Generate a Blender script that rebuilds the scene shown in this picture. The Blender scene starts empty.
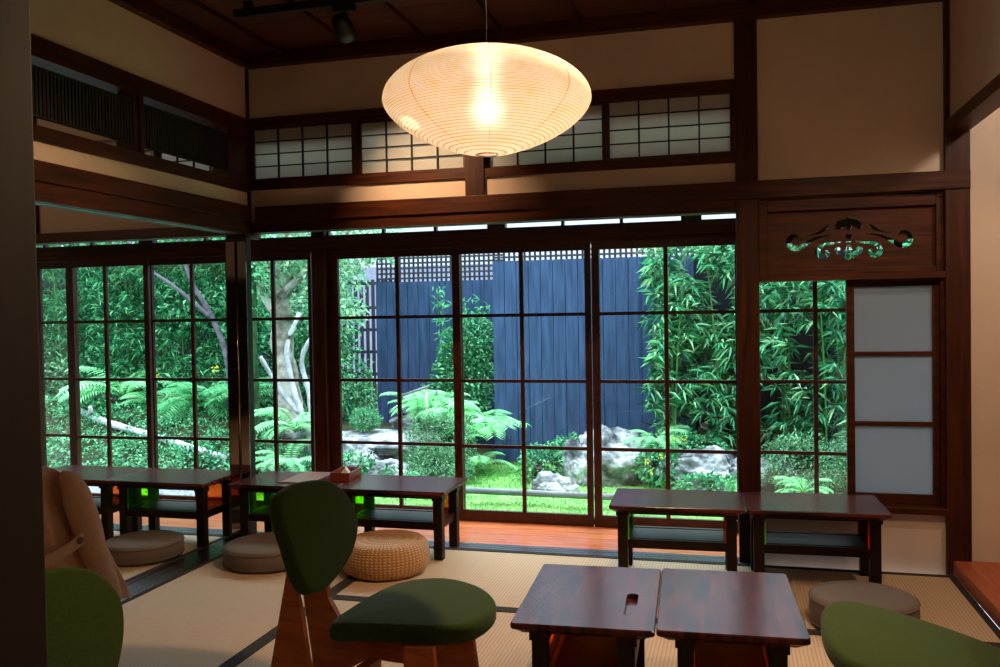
import bpy, bmesh, math, random
import numpy as np
from mathutils import Vector, Matrix, noise
rnd = random.Random(7)
npr = np.random.RandomState(11)
PI = math.pi
SC = bpy.context.scene
COL = SC.collection

# ------------------------------------------------------------------ camera
cam_d = bpy.data.cameras.new('camera'); cam = bpy.data.objects.new('camera', cam_d); COL.objects.link(cam)
EYE = 1.2416
yaw, pitch, roll = -0.25914338, 0.02104678, -0.01597443
cy, sy = math.cos(yaw), math.sin(yaw)
A = Matrix(((cy, -sy, 0), (0, 0, -1), (sy, cy, 0)))
B = Matrix(((1, 0, 0), (0, math.cos(pitch), -math.sin(pitch)), (0, math.sin(pitch), math.cos(pitch))))
Cm = Matrix(((math.cos(roll), -math.sin(roll), 0), (math.sin(roll), math.cos(roll), 0), (0, 0, 1)))
M = Cm @ B @ A
mw = Matrix.Identity(4)
for i in range(3):
    mw[i][0] = M[0][i]; mw[i][1] = -M[1][i]; mw[i][2] = -M[2][i]
mw[2][3] = EYE
cam.matrix_world = mw
cam_d.sensor_width = 36.0; cam_d.lens = 872.74 / 1000 * 36; cam_d.clip_start = 0.02; cam_d.clip_end = 200
SC.camera = cam

# ------------------------------------------------------------------ materials
def lin(c):
    return tuple((v / 255 / 12.92) if v / 255 <= 0.04045 else ((v / 255 + 0.055) / 1.055) ** 2.4 for v in c) + (1,)
def newmat(name):
    m = bpy.data.materials.new(name); m.use_nodes = True
    nt = m.node_tree; b = nt.nodes['Principled BSDF']
    return m, nt, b
def plain(name, c, rough=.6, spec=.5, metal=0, coat=0):
    m, nt, b = newmat(name)
    b.inputs['Base Color'].default_value = lin(c); b.inputs['Roughness'].default_value = rough
    b.inputs['Specular IOR Level'].default_value = spec; b.inputs['Metallic'].default_value = metal
    b.inputs['Coat Weight'].default_value = coat
    return m
def coords(nt, scale=(1, 1, 1), rot=(0, 0, 0)):
    tc = nt.nodes.new('ShaderNodeTexCoord'); mp = nt.nodes.new('ShaderNodeMapping')
    mp.inputs['Scale'].default_value = scale; mp.inputs['Rotation'].default_value = rot
    nt.links.new(tc.outputs['Object'], mp.inputs['Vector'])
    return mp.outputs['Vector']
def ramp(nt, fac, stops):
    r = nt.nodes.new('ShaderNodeValToRGB')
    while len(r.color_ramp.elements) < len(stops): r.color_ramp.elements.new(.5)
    for e, (p, c) in zip(r.color_ramp.elements, stops): e.position = p; e.color = c
    nt.links.new(fac, r.inputs['Fac'])
    return r.outputs['Color']
def noise_tex(nt, vec, scale, detail=4, dist=0):
    n = nt.nodes.new('ShaderNodeTexNoise'); n.inputs['Scale'].default_value = scale
    n.inputs['Detail'].default_value = detail; n.inputs['Distortion'].default_value = dist
    if vec: nt.links.new(vec, n.inputs['Vector'])
    return n.outputs['Fac']
def bump(nt, b, fac, strength=.2, dist=.01):
    bp = nt.nodes.new('ShaderNodeBump'); bp.inputs['Strength'].default_value = strength; bp.inputs['Distance'].default_value = dist
    nt.links.new(fac, bp.inputs['Height']); nt.links.new(bp.outputs['Normal'], b.inputs['Normal'])
def wood(name, dark, light, scale=(2, 2, 30), rough=.4, grain=8, spec=.4, bumps=.08, coat=0):
    m, nt, b = newmat(name)
    v = coords(nt, scale)
    f = noise_tex(nt, v, grain, 6, .6)
    nt.links.new(ramp(nt, f, [(.3, lin(dark)), (.72, lin(light))]), b.inputs['Base Color'])
    b.inputs['Roughness'].default_value = rough; b.inputs['Specular IOR Level'].default_value = spec
    b.inputs['Coat Weight'].default_value = coat; b.inputs['Coat Roughness'].default_value = .18
    bump(nt, b, f, bumps, .004)
    return m
def mottled(name, c1, c2, scale=6, rough=.85, bumps=.15, detail=5, spec=.3, bscale=None, bdist=.01):
    m, nt, b = newmat(name)
    v = coords(nt)
    f = noise_tex(nt, v, scale, detail)
    nt.links.new(ramp(nt, f, [(.35, lin(c1)), (.68, lin(c2))]), b.inputs['Base Color'])
    b.inputs['Roughness'].default_value = rough; b.inputs['Specular IOR Level'].default_value = spec
    f2 = noise_tex(nt, v, bscale or scale * 8, 4)
    bump(nt, b, f2, bumps, bdist)
    return m
def leafmat(name, cols, trans=.35, rough=.45):
    """leaf colour varies leaf by leaf"""
    m, nt, b = newmat(name)
    g = nt.nodes.new('ShaderNodeNewGeometry')
    n = len(cols)
    c = ramp(nt, g.outputs['Random Per Island'], [(i / max(1, n - 1), lin(k)) for i, k in enumerate(cols)])
    nt.links.new(c, b.inputs['Base Color']); b.inputs['Roughness'].default_value = rough
    b.inputs['Specular IOR Level'].default_value = .35
    t = nt.nodes.new('ShaderNodeBsdfTranslucent'); nt.links.new(c, t.inputs['Color'])
    mx = nt.nodes.new('ShaderNodeMixShader'); mx.inputs[0].default_value = trans
    nt.links.new(b.outputs[0], mx.inputs[1]); nt.links.new(t.outputs[0], mx.inputs[2])
    nt.links.new(mx.outputs[0], nt.nodes['Material Output'].inputs['Surface'])
    return m

PLASTER = mottled('plaster', (194, 174, 154), (204, 184, 164), 3, .95, .12, bscale=120, spec=.1)
WOODX = wood('post_wood_x', (36, 14, 3), (82, 37, 9), (1, 14, 14), .45, 3, spec=.22)
WOODZ = wood('post_wood_z', (34, 13, 3), (74, 33, 8), (14, 14, 1), .45, 3, spec=.22)
WOODY = wood('post_wood_y', (34, 13, 3), (74, 33, 8), (14, 1, 14), .45, 3, spec=.22)
OLDPOST = wood('old_post_wood', (18, 10, 5), (32, 19, 10), (14, 14, 1), .6, 3)
SASH = wood('sash_wood', (42, 18, 11), (74, 34, 20), (8, 8, 8), .35, 3)
DARKW = wood('dark_lattice_wood', (20, 14, 11), (36, 24, 18), (30, 30, 2), .7, 3)
CEILW = wood('ceiling_wood', (54, 29, 16), (88, 48, 26), (1, 12, 1), .6, 3)
TABLE = wood('table_wood', (26, 11, 12), (98, 46, 42), (1.6, 11, 2.2), .22, 2.6, spec=.24, bumps=.02, coat=0)
TABLED = wood('table_wood_dark', (18, 10, 9), (36, 19, 15), (12, 12, 2), .4, 3, spec=.2)
PLY = wood('chair_plywood', (164, 84, 44), (196, 112, 62), (3, 3, 14), .45, 3, bumps=.03)
STEPW = wood('step_wood', (150, 72, 40), (186, 98, 58), (12, 1.2, 12), .35, 3)
ENG = wood('veranda_board', (206, 108, 66), (240, 150, 106), (1.2, 9, 9), .2, 3, spec=.6, bumps=.03, coat=.4)
SHIKI = wood('threshold_wood', (46, 38, 36), (70, 60, 56), (12, 1.5, 12), .35, 3)
CHROME = plain('polished_steel', (205, 200, 196), .06, .5, 1)
BLACKM = plain('black_metal', (14, 14, 16), .4, .5)
PAPERW = plain('napkin_paper', (236, 234, 230), .9, .1)
BAMP = wood('bamboo_pole', (84, 86, 98), (128, 130, 144), (3, 12, 12), .5, 3)

def fabric(name, c1, c2, scale=260, rough=.95, sheen=.0, b_s=.25):
    m, nt, b = newmat(name)
    v = coords(nt)
    f = noise_tex(nt, v, scale, 2)
    nt.links.new(ramp(nt, f, [(.3, lin(c1)), (.7, lin(c2))]), b.inputs['Base Color'])
    b.inputs['Roughness'].default_value = rough; b.inputs['Specular IOR Level'].default_value = .15
    b.inputs['Sheen Weight'].default_value = sheen
    bump(nt, b, f, b_s, .002)
    return m
GREENF = fabric('green_wool', (44, 62, 22), (60, 80, 30), 300, sheen=.1)
GREYF = fabric('grey_felt', (104, 92, 84), (122, 110, 100), 300)
COATF = fabric('beige_coat_wool', (184, 146, 118), (204, 166, 138), 200, sheen=.15)

def tatami():
    m, nt, b = newmat('tatami_straw')
    v = coords(nt)
    w = nt.nodes.new('ShaderNodeTexWave'); w.wave_type = 'BANDS'; w.bands_direction = 'X'
    w.inputs['Scale'].default_value = 22; w.inputs['Distortion'].default_value = .25; w.inputs['Detail'].default_value = 1
    nt.links.new(v, w.inputs['Vector'])
    n = noise_tex(nt, coords(nt, (3, 60, 1)), 6, 3)
    c1 = ramp(nt, w.outputs['Fac'], [(.0, lin((172, 144, 112))), (.5, lin((196, 168, 134)))])
    mix = nt.nodes.new('ShaderNodeMixRGB'); mix.blend_type = 'MULTIPLY'; mix.inputs[0].default_value = .5
    nt.links.new(c1, mix.inputs[1]); nt.links.new(ramp(nt, n, [(.3, (.72, .7, .66, 1)), (.7, (1, 1, 1, 1))]), mix.inputs[2])
    nt.links.new(mix.outputs[0], b.inputs['Base Color'])
    b.inputs['Roughness'].default_value = .62; b.inputs['Specular IOR Level'].default_value = .35
    bump(nt, b, w.outputs['Fac'], .3, .003)
    return m
TATAMI = tatami()
HERI = fabric('tatami_border_cloth', (46, 42, 40), (64, 58, 54), 200)

def wicker():
    m, nt, b = newmat('wicker')
    tc = nt.nodes.new('ShaderNodeTexCoord')
    w = nt.nodes.new('ShaderNodeTexWave'); w.wave_type = 'BANDS'; w.bands_direction = 'Y'; w.inputs['Scale'].default_value = 7; w.inputs['Distortion'].default_value = .5
    w.inputs['Detail Scale'].default_value = 3.5
    nt.links.new(tc.outputs['UV'], w.inputs['Vector'])
    w2 = nt.nodes.new('ShaderNodeTexWave'); w2.wave_type = 'BANDS'; w2.bands_direction = 'X'; w2.inputs['Scale'].default_value = 20; w2.inputs['Distortion'].default_value = .6
    nt.links.new(tc.outputs['UV'], w2.inputs['Vector'])
    mm = nt.nodes.new('ShaderNodeMath'); mm.operation = 'MULTIPLY'
    nt.links.new(w.outputs['Fac'], mm.inputs[0]); nt.links.new(w2.outputs['Fac'], mm.inputs[1])
    nt.links.new(ramp(nt, mm.outputs[0], [(0, lin((170, 124, 78))), (.25, lin((190, 142, 92))), (.7, lin((210, 166, 112)))]), b.inputs['Base Color'])
    b.inputs['Roughness'].default_value = .6
    bump(nt, b, mm.outputs[0], .6, .01)
    return m
WICK = wicker()

def glass():
    m = bpy.data.materials.new('window_glass'); m.use_nodes = True; nt = m.node_tree; nt.nodes.clear()
    o = nt.nodes.new('ShaderNodeOutputMaterial'); t = nt.nodes.new('ShaderNodeBsdfTransparent'); g = nt.nodes.new('ShaderNodeBsdfGlossy')
    t.inputs['Color'].default_value = (.94, .98, .97, 1); g.inputs['Roughness'].default_value = .01
    mx = nt.nodes.new('ShaderNodeMixShader'); mx.inputs[0].default_value = .05
    nt.links.new(t.outputs[0], mx.inputs[1]); nt.links.new(g.outputs[0], mx.inputs[2]); nt.links.new(mx.outputs[0], o.inputs['Surface'])
    return m
GLASS = glass()
def paper(name, c, trans=.5, rough=.9):
    m, nt, b = newmat(name)
    b.inputs['Base Color'].default_value = lin(c); b.inputs['Roughness'].default_value = rough; b.inputs['Specular IOR Level'].default_value = .2
    t = nt.nodes.new('ShaderNodeBsdfTranslucent'); t.inputs['Color'].default_value = lin(c)
    mx = nt.nodes.new('ShaderNodeMixShader'); mx.inputs[0].default_value = trans
    nt.links.new(b.outputs[0], mx.inputs[1]); nt.links.new(t.outputs[0], mx.inputs[2])
    nt.links.new(mx.outputs[0], nt.nodes['Material Output'].inputs['Surface'])
    return m
SHOJI = paper('shoji_paper', (214, 214, 206), .55)
FROST = paper('frosted_glass', (164, 174, 186), .55, .4)
def acrylic(name, c, edge):
    m = bpy.data.materials.new(name); m.use_nodes = True; nt = m.node_tree; nt.nodes.clear()
    o = nt.nodes.new('ShaderNodeOutputMaterial'); t = nt.nodes.new('ShaderNodeBsdfTransparent'); g = nt.nodes.new('ShaderNodeBsdfPrincipled')
    t.inputs['Color'].default_value = c; g.inputs['Base Color'].default_value = edge; g.inputs['Roughness'].default_value = .08
    mx = nt.nodes.new('ShaderNodeMixShader'); mx.inputs[0].default_value = .06
    nt.links.new(t.outputs[0], mx.inputs[1]); nt.links.new(g.outputs[0], mx.inputs[2]); nt.links.new(mx.outputs[0], o.inputs['Surface'])
    return m
ACG = acrylic('green_acrylic', (.5, .95, .1, 1), (.12, .75, .03, 1))
ACR = acrylic('red_acrylic', (.85, .3, .1, 1), (.9, .07, .02, 1))
EDG = plain('green_acrylic_edge', (90, 240, 60), .2); EDR = plain('red_acrylic_edge', (255, 40, 20), .2)

def fence_mat(name='charred_fence_board', d=(38, 58, 92), l=(66, 92, 136)):
    m, nt, b = newmat(name)
    v = coords(nt, (8, 8, .7))
    f = noise_tex(nt, v, 3, 6)
    nt.links.new(ramp(nt, f, [(.3, lin(d)), (.75, lin(l))]), b.inputs['Base Color'])
    b.inputs['Roughness'].default_value = .75; b.inputs['Specular IOR Level'].default_value = .2
    bump(nt, b, f, .3, .01)
    return m
FENCE = fence_mat()
LATT = plain('lattice_wood', (40, 44, 60), .8)
ROCK = mottled('garden_rock', (58, 64, 76), (214, 218, 230), 4.5, .9, 1, 9, bscale=9, bdist=.06)
MOSS = mottled('moss_ground', (88, 142, 80), (142, 200, 118), 3.5, 1, .9, 8, .05, bscale=60)
DIRT = mottled('garden_soil', (34, 40, 26), (62, 66, 44), 4, 1, .8, bscale=50)
GRAVEL = mottled('gravel', (90, 104, 124), (190, 200, 216), 40, 1, 1, 3)
BARK = mottled('pale_mottled_bark', (112, 104, 92), (206, 206, 200), 9, .9, .5)
BARKW = mottled('white_bark', (150, 156, 168), (214, 218, 228), 9, .9, .5)
MOSSBARK = mottled('mossy_bark', (20, 52, 34), (52, 96, 52), 14, 1, .8)
GREYBARK = mottled('grey_bark', (70, 68, 80), (112, 108, 122), 12, .9, .5)
CULM = plain('bamboo_culm', (66, 118, 58), .5)

# ------------------------------------------------------------------ mesh helpers
def obj(name, me, mat=None, parent=None, smooth=False):
    if isinstance(me, bmesh.types.BMesh):
        bm = me; me = bpy.data.meshes.new(name)
        bmesh.ops.recalc_face_normals(bm, faces=bm.faces)
        bm.to_mesh(me); bm.free()
    o = bpy.data.objects.new(name, me); COL.objects.link(o)
    if mat:
        for mm in (mat if isinstance(mat, (list, tuple)) else [mat]): me.materials.append(mm)
    if smooth:
        for p in me.polygons: p.use_smooth = True
    if parent: o.parent = parent
    return o
def struct(o): o['kind'] = 'structure'; return o
def tag(o, label, cat, group=None, kind=None):
    o['label'] = label; o['category'] = cat
    if group: o['group'] = group
    if kind: o['kind'] = kind
    return o
def thing(name, label, cat, loc=(0, 0, 0), rz=0, group=None):
    o = bpy.data.objects.new(name, None); COL.objects.link(o); o.location = loc; o.rotation_euler = (0, 0, rz)
    o.empty_display_size = .1
    return tag(o, label, cat, group)
def dup(root, loc=None, rz=None, label=None):
    r = root.copy(); COL.objects.link(r)
    if loc is not None: r.location = loc
    if rz is not None: r.rotation_euler = (0, 0, rz)
    if label: r['label'] = label
    for ch in list(root.children):
        c = ch.copy(); COL.objects.link(c); c.parent = r
        for g in list(ch.children):
            d = g.copy(); COL.objects.link(d); d.parent = c
    return r
def box(bm, x0, x1, y0, y1, z0, z1, bev=0):
    vs = [bm.verts.new(p) for p in ((x0, y0, z0), (x1, y0, z0), (x1, y1, z0), (x0, y1, z0), (x0, y0, z1), (x1, y0, z1), (x1, y1, z1), (x0, y1, z1))]
    fs = [bm.faces.new([vs[i] for i in f]) for f in ((0, 3, 2, 1), (4, 5, 6, 7), (0, 1, 5, 4), (1, 2, 6, 5), (2, 3, 7, 6), (3, 0, 4, 7))]
    if bev > 0:
        es = list({e for f in fs for e in f.edges})
        bmesh.ops.bevel(bm, geom=es, offset=bev, segments=2, affect='EDGES', profile=.5)
    return bm
def boxes(*bs, bev=0):
    bm = bmesh.new()
    for b in bs: box(bm, *b, bev=bev)
    return bm
def lathe(prof, seg=48, cx=0, cy_=0, uv=False):
    bm = bmesh.new(); rings = []
    for r, z in prof:
        if r < 1e-5: rings.append([bm.verts.new((cx, cy_, z))])
        else: rings.append([bm.verts.new((cx + r * math.cos(2 * PI * i / seg), cy_ + r * math.sin(2 * PI * i / seg), z)) for i in range(seg)])
    ul = bm.loops.layers.uv.new('UVMap') if uv else None
    for k in range(len(rings) - 1):
        a, b = rings[k], rings[k + 1]
        for i in range(seg):
            j = (i + 1) % seg
            if len(a) == 1 and len(b) == 1: continue
            if len(a) == 1: f = bm.faces.new((a[0], b[i], b[j])); cs = [(i, k), (i, k + 1), (i + 1, k + 1)]
            elif len(b) == 1: f = bm.faces.new((a[i], a[j], b[0])); cs = [(i, k), (i + 1, k), (i, k + 1)]
            else: f = bm.faces.new((a[i], a[j], b[j], b[i])); cs = [(i, k), (i + 1, k), (i + 1, k + 1), (i, k + 1)]
            if uv:
                for l, (u, v) in zip(f.loops, cs): l[ul].uv = (u / seg, v / (len(prof) - 1))
    return bm
def tube(bm, pts, rads, seg=8):
    pts = [Vector(p) for p in pts]; prev = None; up = Vector((.13, .21, .97))
    for i, p in enumerate(pts):
        d = (pts[min(i + 1, len(pts) - 1)] - pts[max(i - 1, 0)]).normalized()
        a = d.cross(up)
        if a.length < .05: a = d.cross(Vector((1, 0, 0)))
        a.normalize(); b = d.cross(a)
        r = rads[i] if isinstance(rads, (list, tuple)) else rads
        ring = [bm.verts.new(p + a * r * math.cos(2 * PI * k / seg) + b * r * math.sin(2 * PI * k / seg)) for k in range(seg)]
        if prev:
            for k in range(seg): bm.faces.new((prev[k], prev[(k + 1) % seg], ring[(k + 1) % seg], ring[k]))
        else: bm.faces.new(ring)
        prev = ring
    bm.faces.new(prev)
    return bm
def spline(pts, n):
    """Catmull-Rom through pts"""
    pts = [Vector(p) for p in pts]; out = []
    P = [pts[0] * 2 - pts[1]] + pts + [pts[-1] * 2 - pts[-2]]
    for i in range(len(pts) - 1):
        for k in range(n):
            t = k / n; a, b, c, d = P[i:i + 4]
            out.append(.5 * ((2 * b) + (c - a) * t + (2 * a - 5 * b + 4 * c - d) * t * t + (3 * b - a - 3 * c + d) * t ** 3))
    out.append(pts[-1]); return out
def closed(pts, n):
    m = len(pts); out = []
    pts = [Vector(p) for p in pts]
    for i in range(m):
        a, b, c, d = pts[(i - 1) % m], pts[i], pts[(i + 1) % m], pts[(i + 2) % m]
        for k in range(n):
            t = k / n
            out.append(.5 * ((2 * b) + (c - a) * t + (2 * a - 5 * b + 4 * c - d) * t * t + (3 * b - a - 3 * c + d) * t ** 3))
    return out
def prism(bm, poly, axis, a0, a1):
    """poly of 2D points extruded along axis 'x','y' or 'z'"""
    def P(u, v, a): return {'x': (a, u, v), 'y': (u, a, v), 'z': (u, v, a)}[axis]
    A_ = [bm.verts.new(P(u, v, a0)) for u, v in poly]; B_ = [bm.verts.new(P(u, v, a1)) for u, v in poly]
    n = len(poly)
    bm.faces.new(A_); bm.faces.new(B_[::-1])
    for i in range(n): bm.faces.new((A_[i], A_[(i + 1) % n], B_[(i + 1) % n], B_[i]))
    return bm
def fastmesh(name, V, Fc):
    me = bpy.data.meshes.new(name); V = np.asarray(V, np.float32); Fc = np.asarray(Fc, np.int32)
    me.vertices.add(len(V)); me.vertices.foreach_set('co', V.ravel())
    k = Fc.shape[1]; me.loops.add(Fc.size); me.loops.foreach_set('vertex_index', Fc.ravel())
    me.polygons.add(len(Fc)); me.polygons.foreach_set('loop_start', np.arange(0, Fc.size, k, dtype=np.int32))
    me.update(calc_edges=True); me.validate(); return me

# ------------------------------------------------------------------ leaves
def nrm(a): return a / np.maximum(np.linalg.norm(a, axis=1, keepdims=True), 1e-6)
class Leaves:
    def __init__(s): s.P = []; s.D = []; s.N = []; s.L = []; s.W = []
    def add(s, P, D, N, L, W):
        n = len(P); s.P.append(P); s.D.append(nrm(D)); s.N.append(N)
        s.L.append(np.broadcast_to(L, n)); s.W.append(np.broadcast_to(W, n))
    def mesh(s, name, bend=.12, fold=.25, mid=.42):
        P = np.vstack(s.P); D = np.vstack(s.D); N = np.vstack(s.N); L = np.concatenate(s.L)[:, None]; W = np.concatenate(s.W)[:, None]
        S = nrm(np.cross(D, N)); N = nrm(np.cross(S, D)); n = len(P)
        m = P + D * L * mid
        tip = P + D * L - N * L * bend * 2
        l = m + S * W * .5 + N * W * fold; r = m - S * W * .5 + N * W * fold
        V = np.stack([P, l, tip, r], 1).reshape(-1, 3); i = np.arange(n)[:, None] * 4
        F = np.concatenate([i + [0, 1, 2], i + [0, 2, 3]], 1).reshape(-1, 3)
        return fastmesh(name, V, F)
def rvec(n): return nrm(npr.normal(size=(n, 3)))
def bamboo(name, label, x0, x1, y0, y1, z0, z1, nclus, L, mat, group, nculm=9, per=8, wid=.13):
    root = thing(name, label, 'bamboo', ((x0 + x1) / 2, (y0 + y1) / 2, 0), 0, group)
    ox, oy = root.location.x, root.location.y
    bm = bmesh.new(); cul = []
    for i in range(nculm):
        x = rnd.uniform(x0 + .1, x1 - .1); y = rnd.uniform(y0 + .1, y1); g = ground(x, y) - .02
        lean = rnd.uniform(-.15, .15); h = z1 - rnd.uniform(0, .3)
        pts = [(x - ox + lean * t * t, y - oy - .15 * t * t, g + (h - g) * t) for t in (0, .25, .5, .75, 1)]
        tube(bm, pts, [.011, .010, .009, .006, .003], 6); cul.append(pts)
    # cluster points, clumped
    cx = npr.uniform(x0, x1, nclus); cz = z0 + (z1 - z0) * npr.uniform(0, 1, nclus) ** .85; cyy = npr.uniform(y0, y1, nclus)
    keep = []
    for a, b, c in zip(cx, cyy, cz):
        nz = noise.noise(Vector((a * 2.2, b * 1.3, c * 2.6)))
        edge = min(1, (z1 - c) * 3 + .35)
        keep.append(nz > -.22 and rnd.random() < edge)
    keep = np.array(keep); C = np.stack([cx - ox, cyy - oy, cz], 1)[keep]
    for c in C[::3]:
        q = min(cul, key=lambda p: abs(p[2][0] - c[0]) + .5 * abs(p[2][1] - c[1])); t = min(.98, max(.1, (c[2] - .12 - q[0][2]) / (q[-1][2] - q[0][2])))
        k = min(3, int(t * 4)); f = t * 4 - k; b0 = Vector(q[k]).lerp(Vector(q[k + 1]), f)
        tube(bm, [b0, b0.lerp(Vector(c), .5) + Vector((0, 0, .05)), Vector(c)], .0022, 4)
    n = len(C); LV = Leaves()
    base = npr.uniform(0, 2 * PI, n)
    for k in range(per):
        a = base + (k - per / 2) * .42 + npr.normal(0, .15, n)
        D = np.stack([np.cos(a), np.sin(a), npr.uniform(-.95, .45, n)], 1)
        Nn = np.stack([npr.normal(0, .35, n), npr.normal(0, .35, n), np.ones(n)], 1)
        LL = L * npr.uniform(.6, 1.15, n)
        LV.add(C + npr.normal(0, .012, (n, 3)), D, Nn, LL, LL * wid)
    obj('foliage', LV.mesh('foliage'), mat, root)
    obj('culms', bm, CULM, root)
    return root
def crown_mesh(blobs, n, L, wid=.5, up=.6, depth=.35):
    """leaves over the outer part of ellipsoids (cx,cy,cz,rx,ry,rz)"""
    LV = Leaves(); tot = sum(b[3] * b[5] + b[3] * b[4] for b in blobs)
    for b in blobs:
        k = int(n * (b[3] * b[5] + b[3] * b[4]) / tot)
        d = rvec(k); rr = 1 - depth * npr.uniform(0, 1, (k, 1)) ** 1.5
        bump_ = np.array([noise.noise(Vector((q[0] * 2.6 + b[0], q[1] * 2.6, q[2] * 2.6 + b[2]))) for q in d])[:, None] * .3
        P = np.array(b[:3]) + d * np.array(b[3:6]) * (rr + bump_)
        D = d + rvec(k) * .8 + np.array([0, 0, -.1]); N = d * .6 + np.array([0, 0, up]) + rvec(k) * .5
        LL = L * npr.uniform(.6, 1.2, k)
        LV.add(P, D, N, LL, LL * wid)
    return LV.mesh('foliage', .06, .2, .5)
def shrub(name, label, blobs, n, L, mat, cat='shrub', group=None, wid=.5, stems=True):
    x, y = blobs[0][0], blobs[0][1]; g = ground(x, y)
    root = thing(name, label, cat, (x, y, g), 0, group)
    bl = [(b[0] - x, b[1] - y, b[2] - g) + tuple(b[3:]) for b in blobs]
    obj('foliage', crown_mesh(bl, n, L, wid), mat, root)
    if stems:
        bm = bmesh.new()
        for b in bl:
            for k in range(5):
                a = rnd.uniform(0, 2 * PI)
                tube(bm, [(b[0] * .6, b[1] * .6, -.03), (b[0] + .3 * b[3] * math.cos(a), b[1] + .3 * b[4] * math.sin(a), b[2] * .6), (b[0] + .7 * b[3] * math.cos(a), b[1] + .7 * b[4] * math.sin(a), b[2] + .4 * b[5])], [.012, .008, .003], 5)
        obj('stems', bm, GREYBARK, root)
    return root
def fern(name, label, x, y, z, nfr, L, mat, spread=1, az=None, group='ferns in the garden'):
    root = thing(name, label, 'fern', (x, y, z), 0, group)
    LV = Leaves(); bm = bmesh.new()
    for i in range(nfr):
        a = rnd.uniform(0, 2 * PI) if az is None else rnd.uniform(*az)
        l = L * rnd.uniform(.7, 1.1); el = rnd.uniform(.7, 1.35)
        pts = []
        p = Vector((0, 0, 0)); n = 12; e = el
        for k in range(n + 1):
            pts.append(p.copy())
            d = Vector((math.cos(a) * math.cos(e), math.sin(a) * math.cos(e), math.sin(e))); p = p + d * l / n; e -= (1.75 * spread) / n
        tube(bm, pts[::2], [.004, .004, .003, .003, .002, .002, .001], 4)
        side = Vector((-math.sin(a), math.cos(a), 0)); P = []; D = []; N = []; LL = []
        m = 19
        for k in range(m):
            t = .12 + .88 * k / m; q = t * n; j = min(n - 1, int(q)); c = pts[j].lerp(pts[j + 1], q - j); dr = (pts[j + 1] - pts[j]).normalized()
            up = dr.cross(side)
            w = l * .27 * math.sin(PI * (.12 + .88 * (1 - t)) ** .8) if t > .3 else l * .27 * (t / .3) * .95
            w = max(w, .01)
            for s in (-1, 1):
                P.append(c); D.append(side * s + dr * .35 - Vector((0, 0, .2))); N.append((0, 0, 1)); LL.append(w)
        LL = np.array(LL); LV.add(np.array([tuple(v) for v in P]), np.array([tuple(v) for v in D]), np.array(N, float), LL, np.full(len(P), l * .036))
    obj('fronds', LV.mesh('fronds', .05, .1, .35), mat, root); obj('stems', bm, CULM, root)
    return root

# garden ground height
def sm(t): t = max(0, min(1, t)); return t * t * (3 - 2 * t)
def ground(x, y):
    h = -.36
    h += .34 * sm((-x - 2.5) / 1.2) * sm((y - 8.0) / .8)
    h += .22 * sm((-x - 4.9) / .8) * sm((y - 7.6) / .8)
    h += .22 * sm((x + .75) / .7) * sm((y - 7.9) / .7)
    h += .025 * noise.noise(Vector((x * 1.3, y * 1.3, 0))) + .008 * noise.noise(Vector((x * 6, y * 6, 3)))
    return h

# ================================================================== SETTING
DX = -2.643
def S(name, bm, mat, smooth=False): return struct(obj(name, bm, mat, None, smooth))
# floor ------------------------------------------------------------
fl = S('floor', boxes((-2.615, .988, -3.2, 4.418, -.06, 0), (-6, -2.778, -3.2, 4.418, -.06, 0), (.988, 2.6, -3.2, .8, -.06, 0)), TATAMI)
hb = []
def her(x0, x1, y0, y1): hb.append((x0, x1, y0, y1, .0002, .0028))
her(-1.785, -1.725, .85, 4.418); her(-1.725, .958, 3.50, 3.56); her(.958, .986, .85, 4.418); her(-1.725, .958, 1.70, 1.76); her(-.06, 0, .85, 1.70)
her(-.06, 0, 3.56, 4.418) if 0 else None
her(-2.612, -2.590, .85, 4.418); her(-2.59, .958, 4.385, 4.417); her(-2.815, -2.782, .85, 4.418); her(-6, -2.815, 4.385, 4.417); her(-3.74, -3.68, .85, 4.385)
obj('tatami_border', boxes(*hb), HERI, fl)
S('trim_1', boxes((-2.778, -2.755, .81, 4.42, -.05, .004), (-2.750, -2.645, .81, 4.42, -.05, .003), (-2.640, -2.615, .81, 4.42, -.05, .004), (-2.778, -2.615, .81, 4.42, -.06, .0)), wood('sill_wood', (20, 15, 12), (38, 30, 25), (12, 1.5, 12), .25, 3, spec=.5))
S('trim_2', boxes(*[(-6, .134, a, b, -.05, .004) for a, b in ((4.42, 4.448), (4.456, 4.484), (4.492, 4.53))], (-6, .134, 4.42, 4.53, -.06, -.004)), wood('rail_wood', (60, 66, 78), (84, 90, 104), (1.5, 12, 12), .25, 3, spec=.7))
vf = bmesh.new()
for i in range(5): box(vf, -6.6, 3.2, 4.531 + i * .112, 4.531 + (i + 1) * .112 - .003, -.05, .001)
S('trim_3', vf, ENG)
S('trim_4', boxes((-6.6, 3.2, 5.091, 5.16, -.3, .03), (-6.6, 3.2, 5.0, 5.091, -.3, -.055)), SASH)
# step and alcove on the right
S('trim_5', boxes((.989, 1.075, .9, 4.44, 0, .065), bev=.003), STEPW)
S('trim_6', boxes(*[(1.077 + i * .3, 1.375 + i * .3, .9, 4.458, .02, .063) for i in range(5)]), STEPW)
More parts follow.
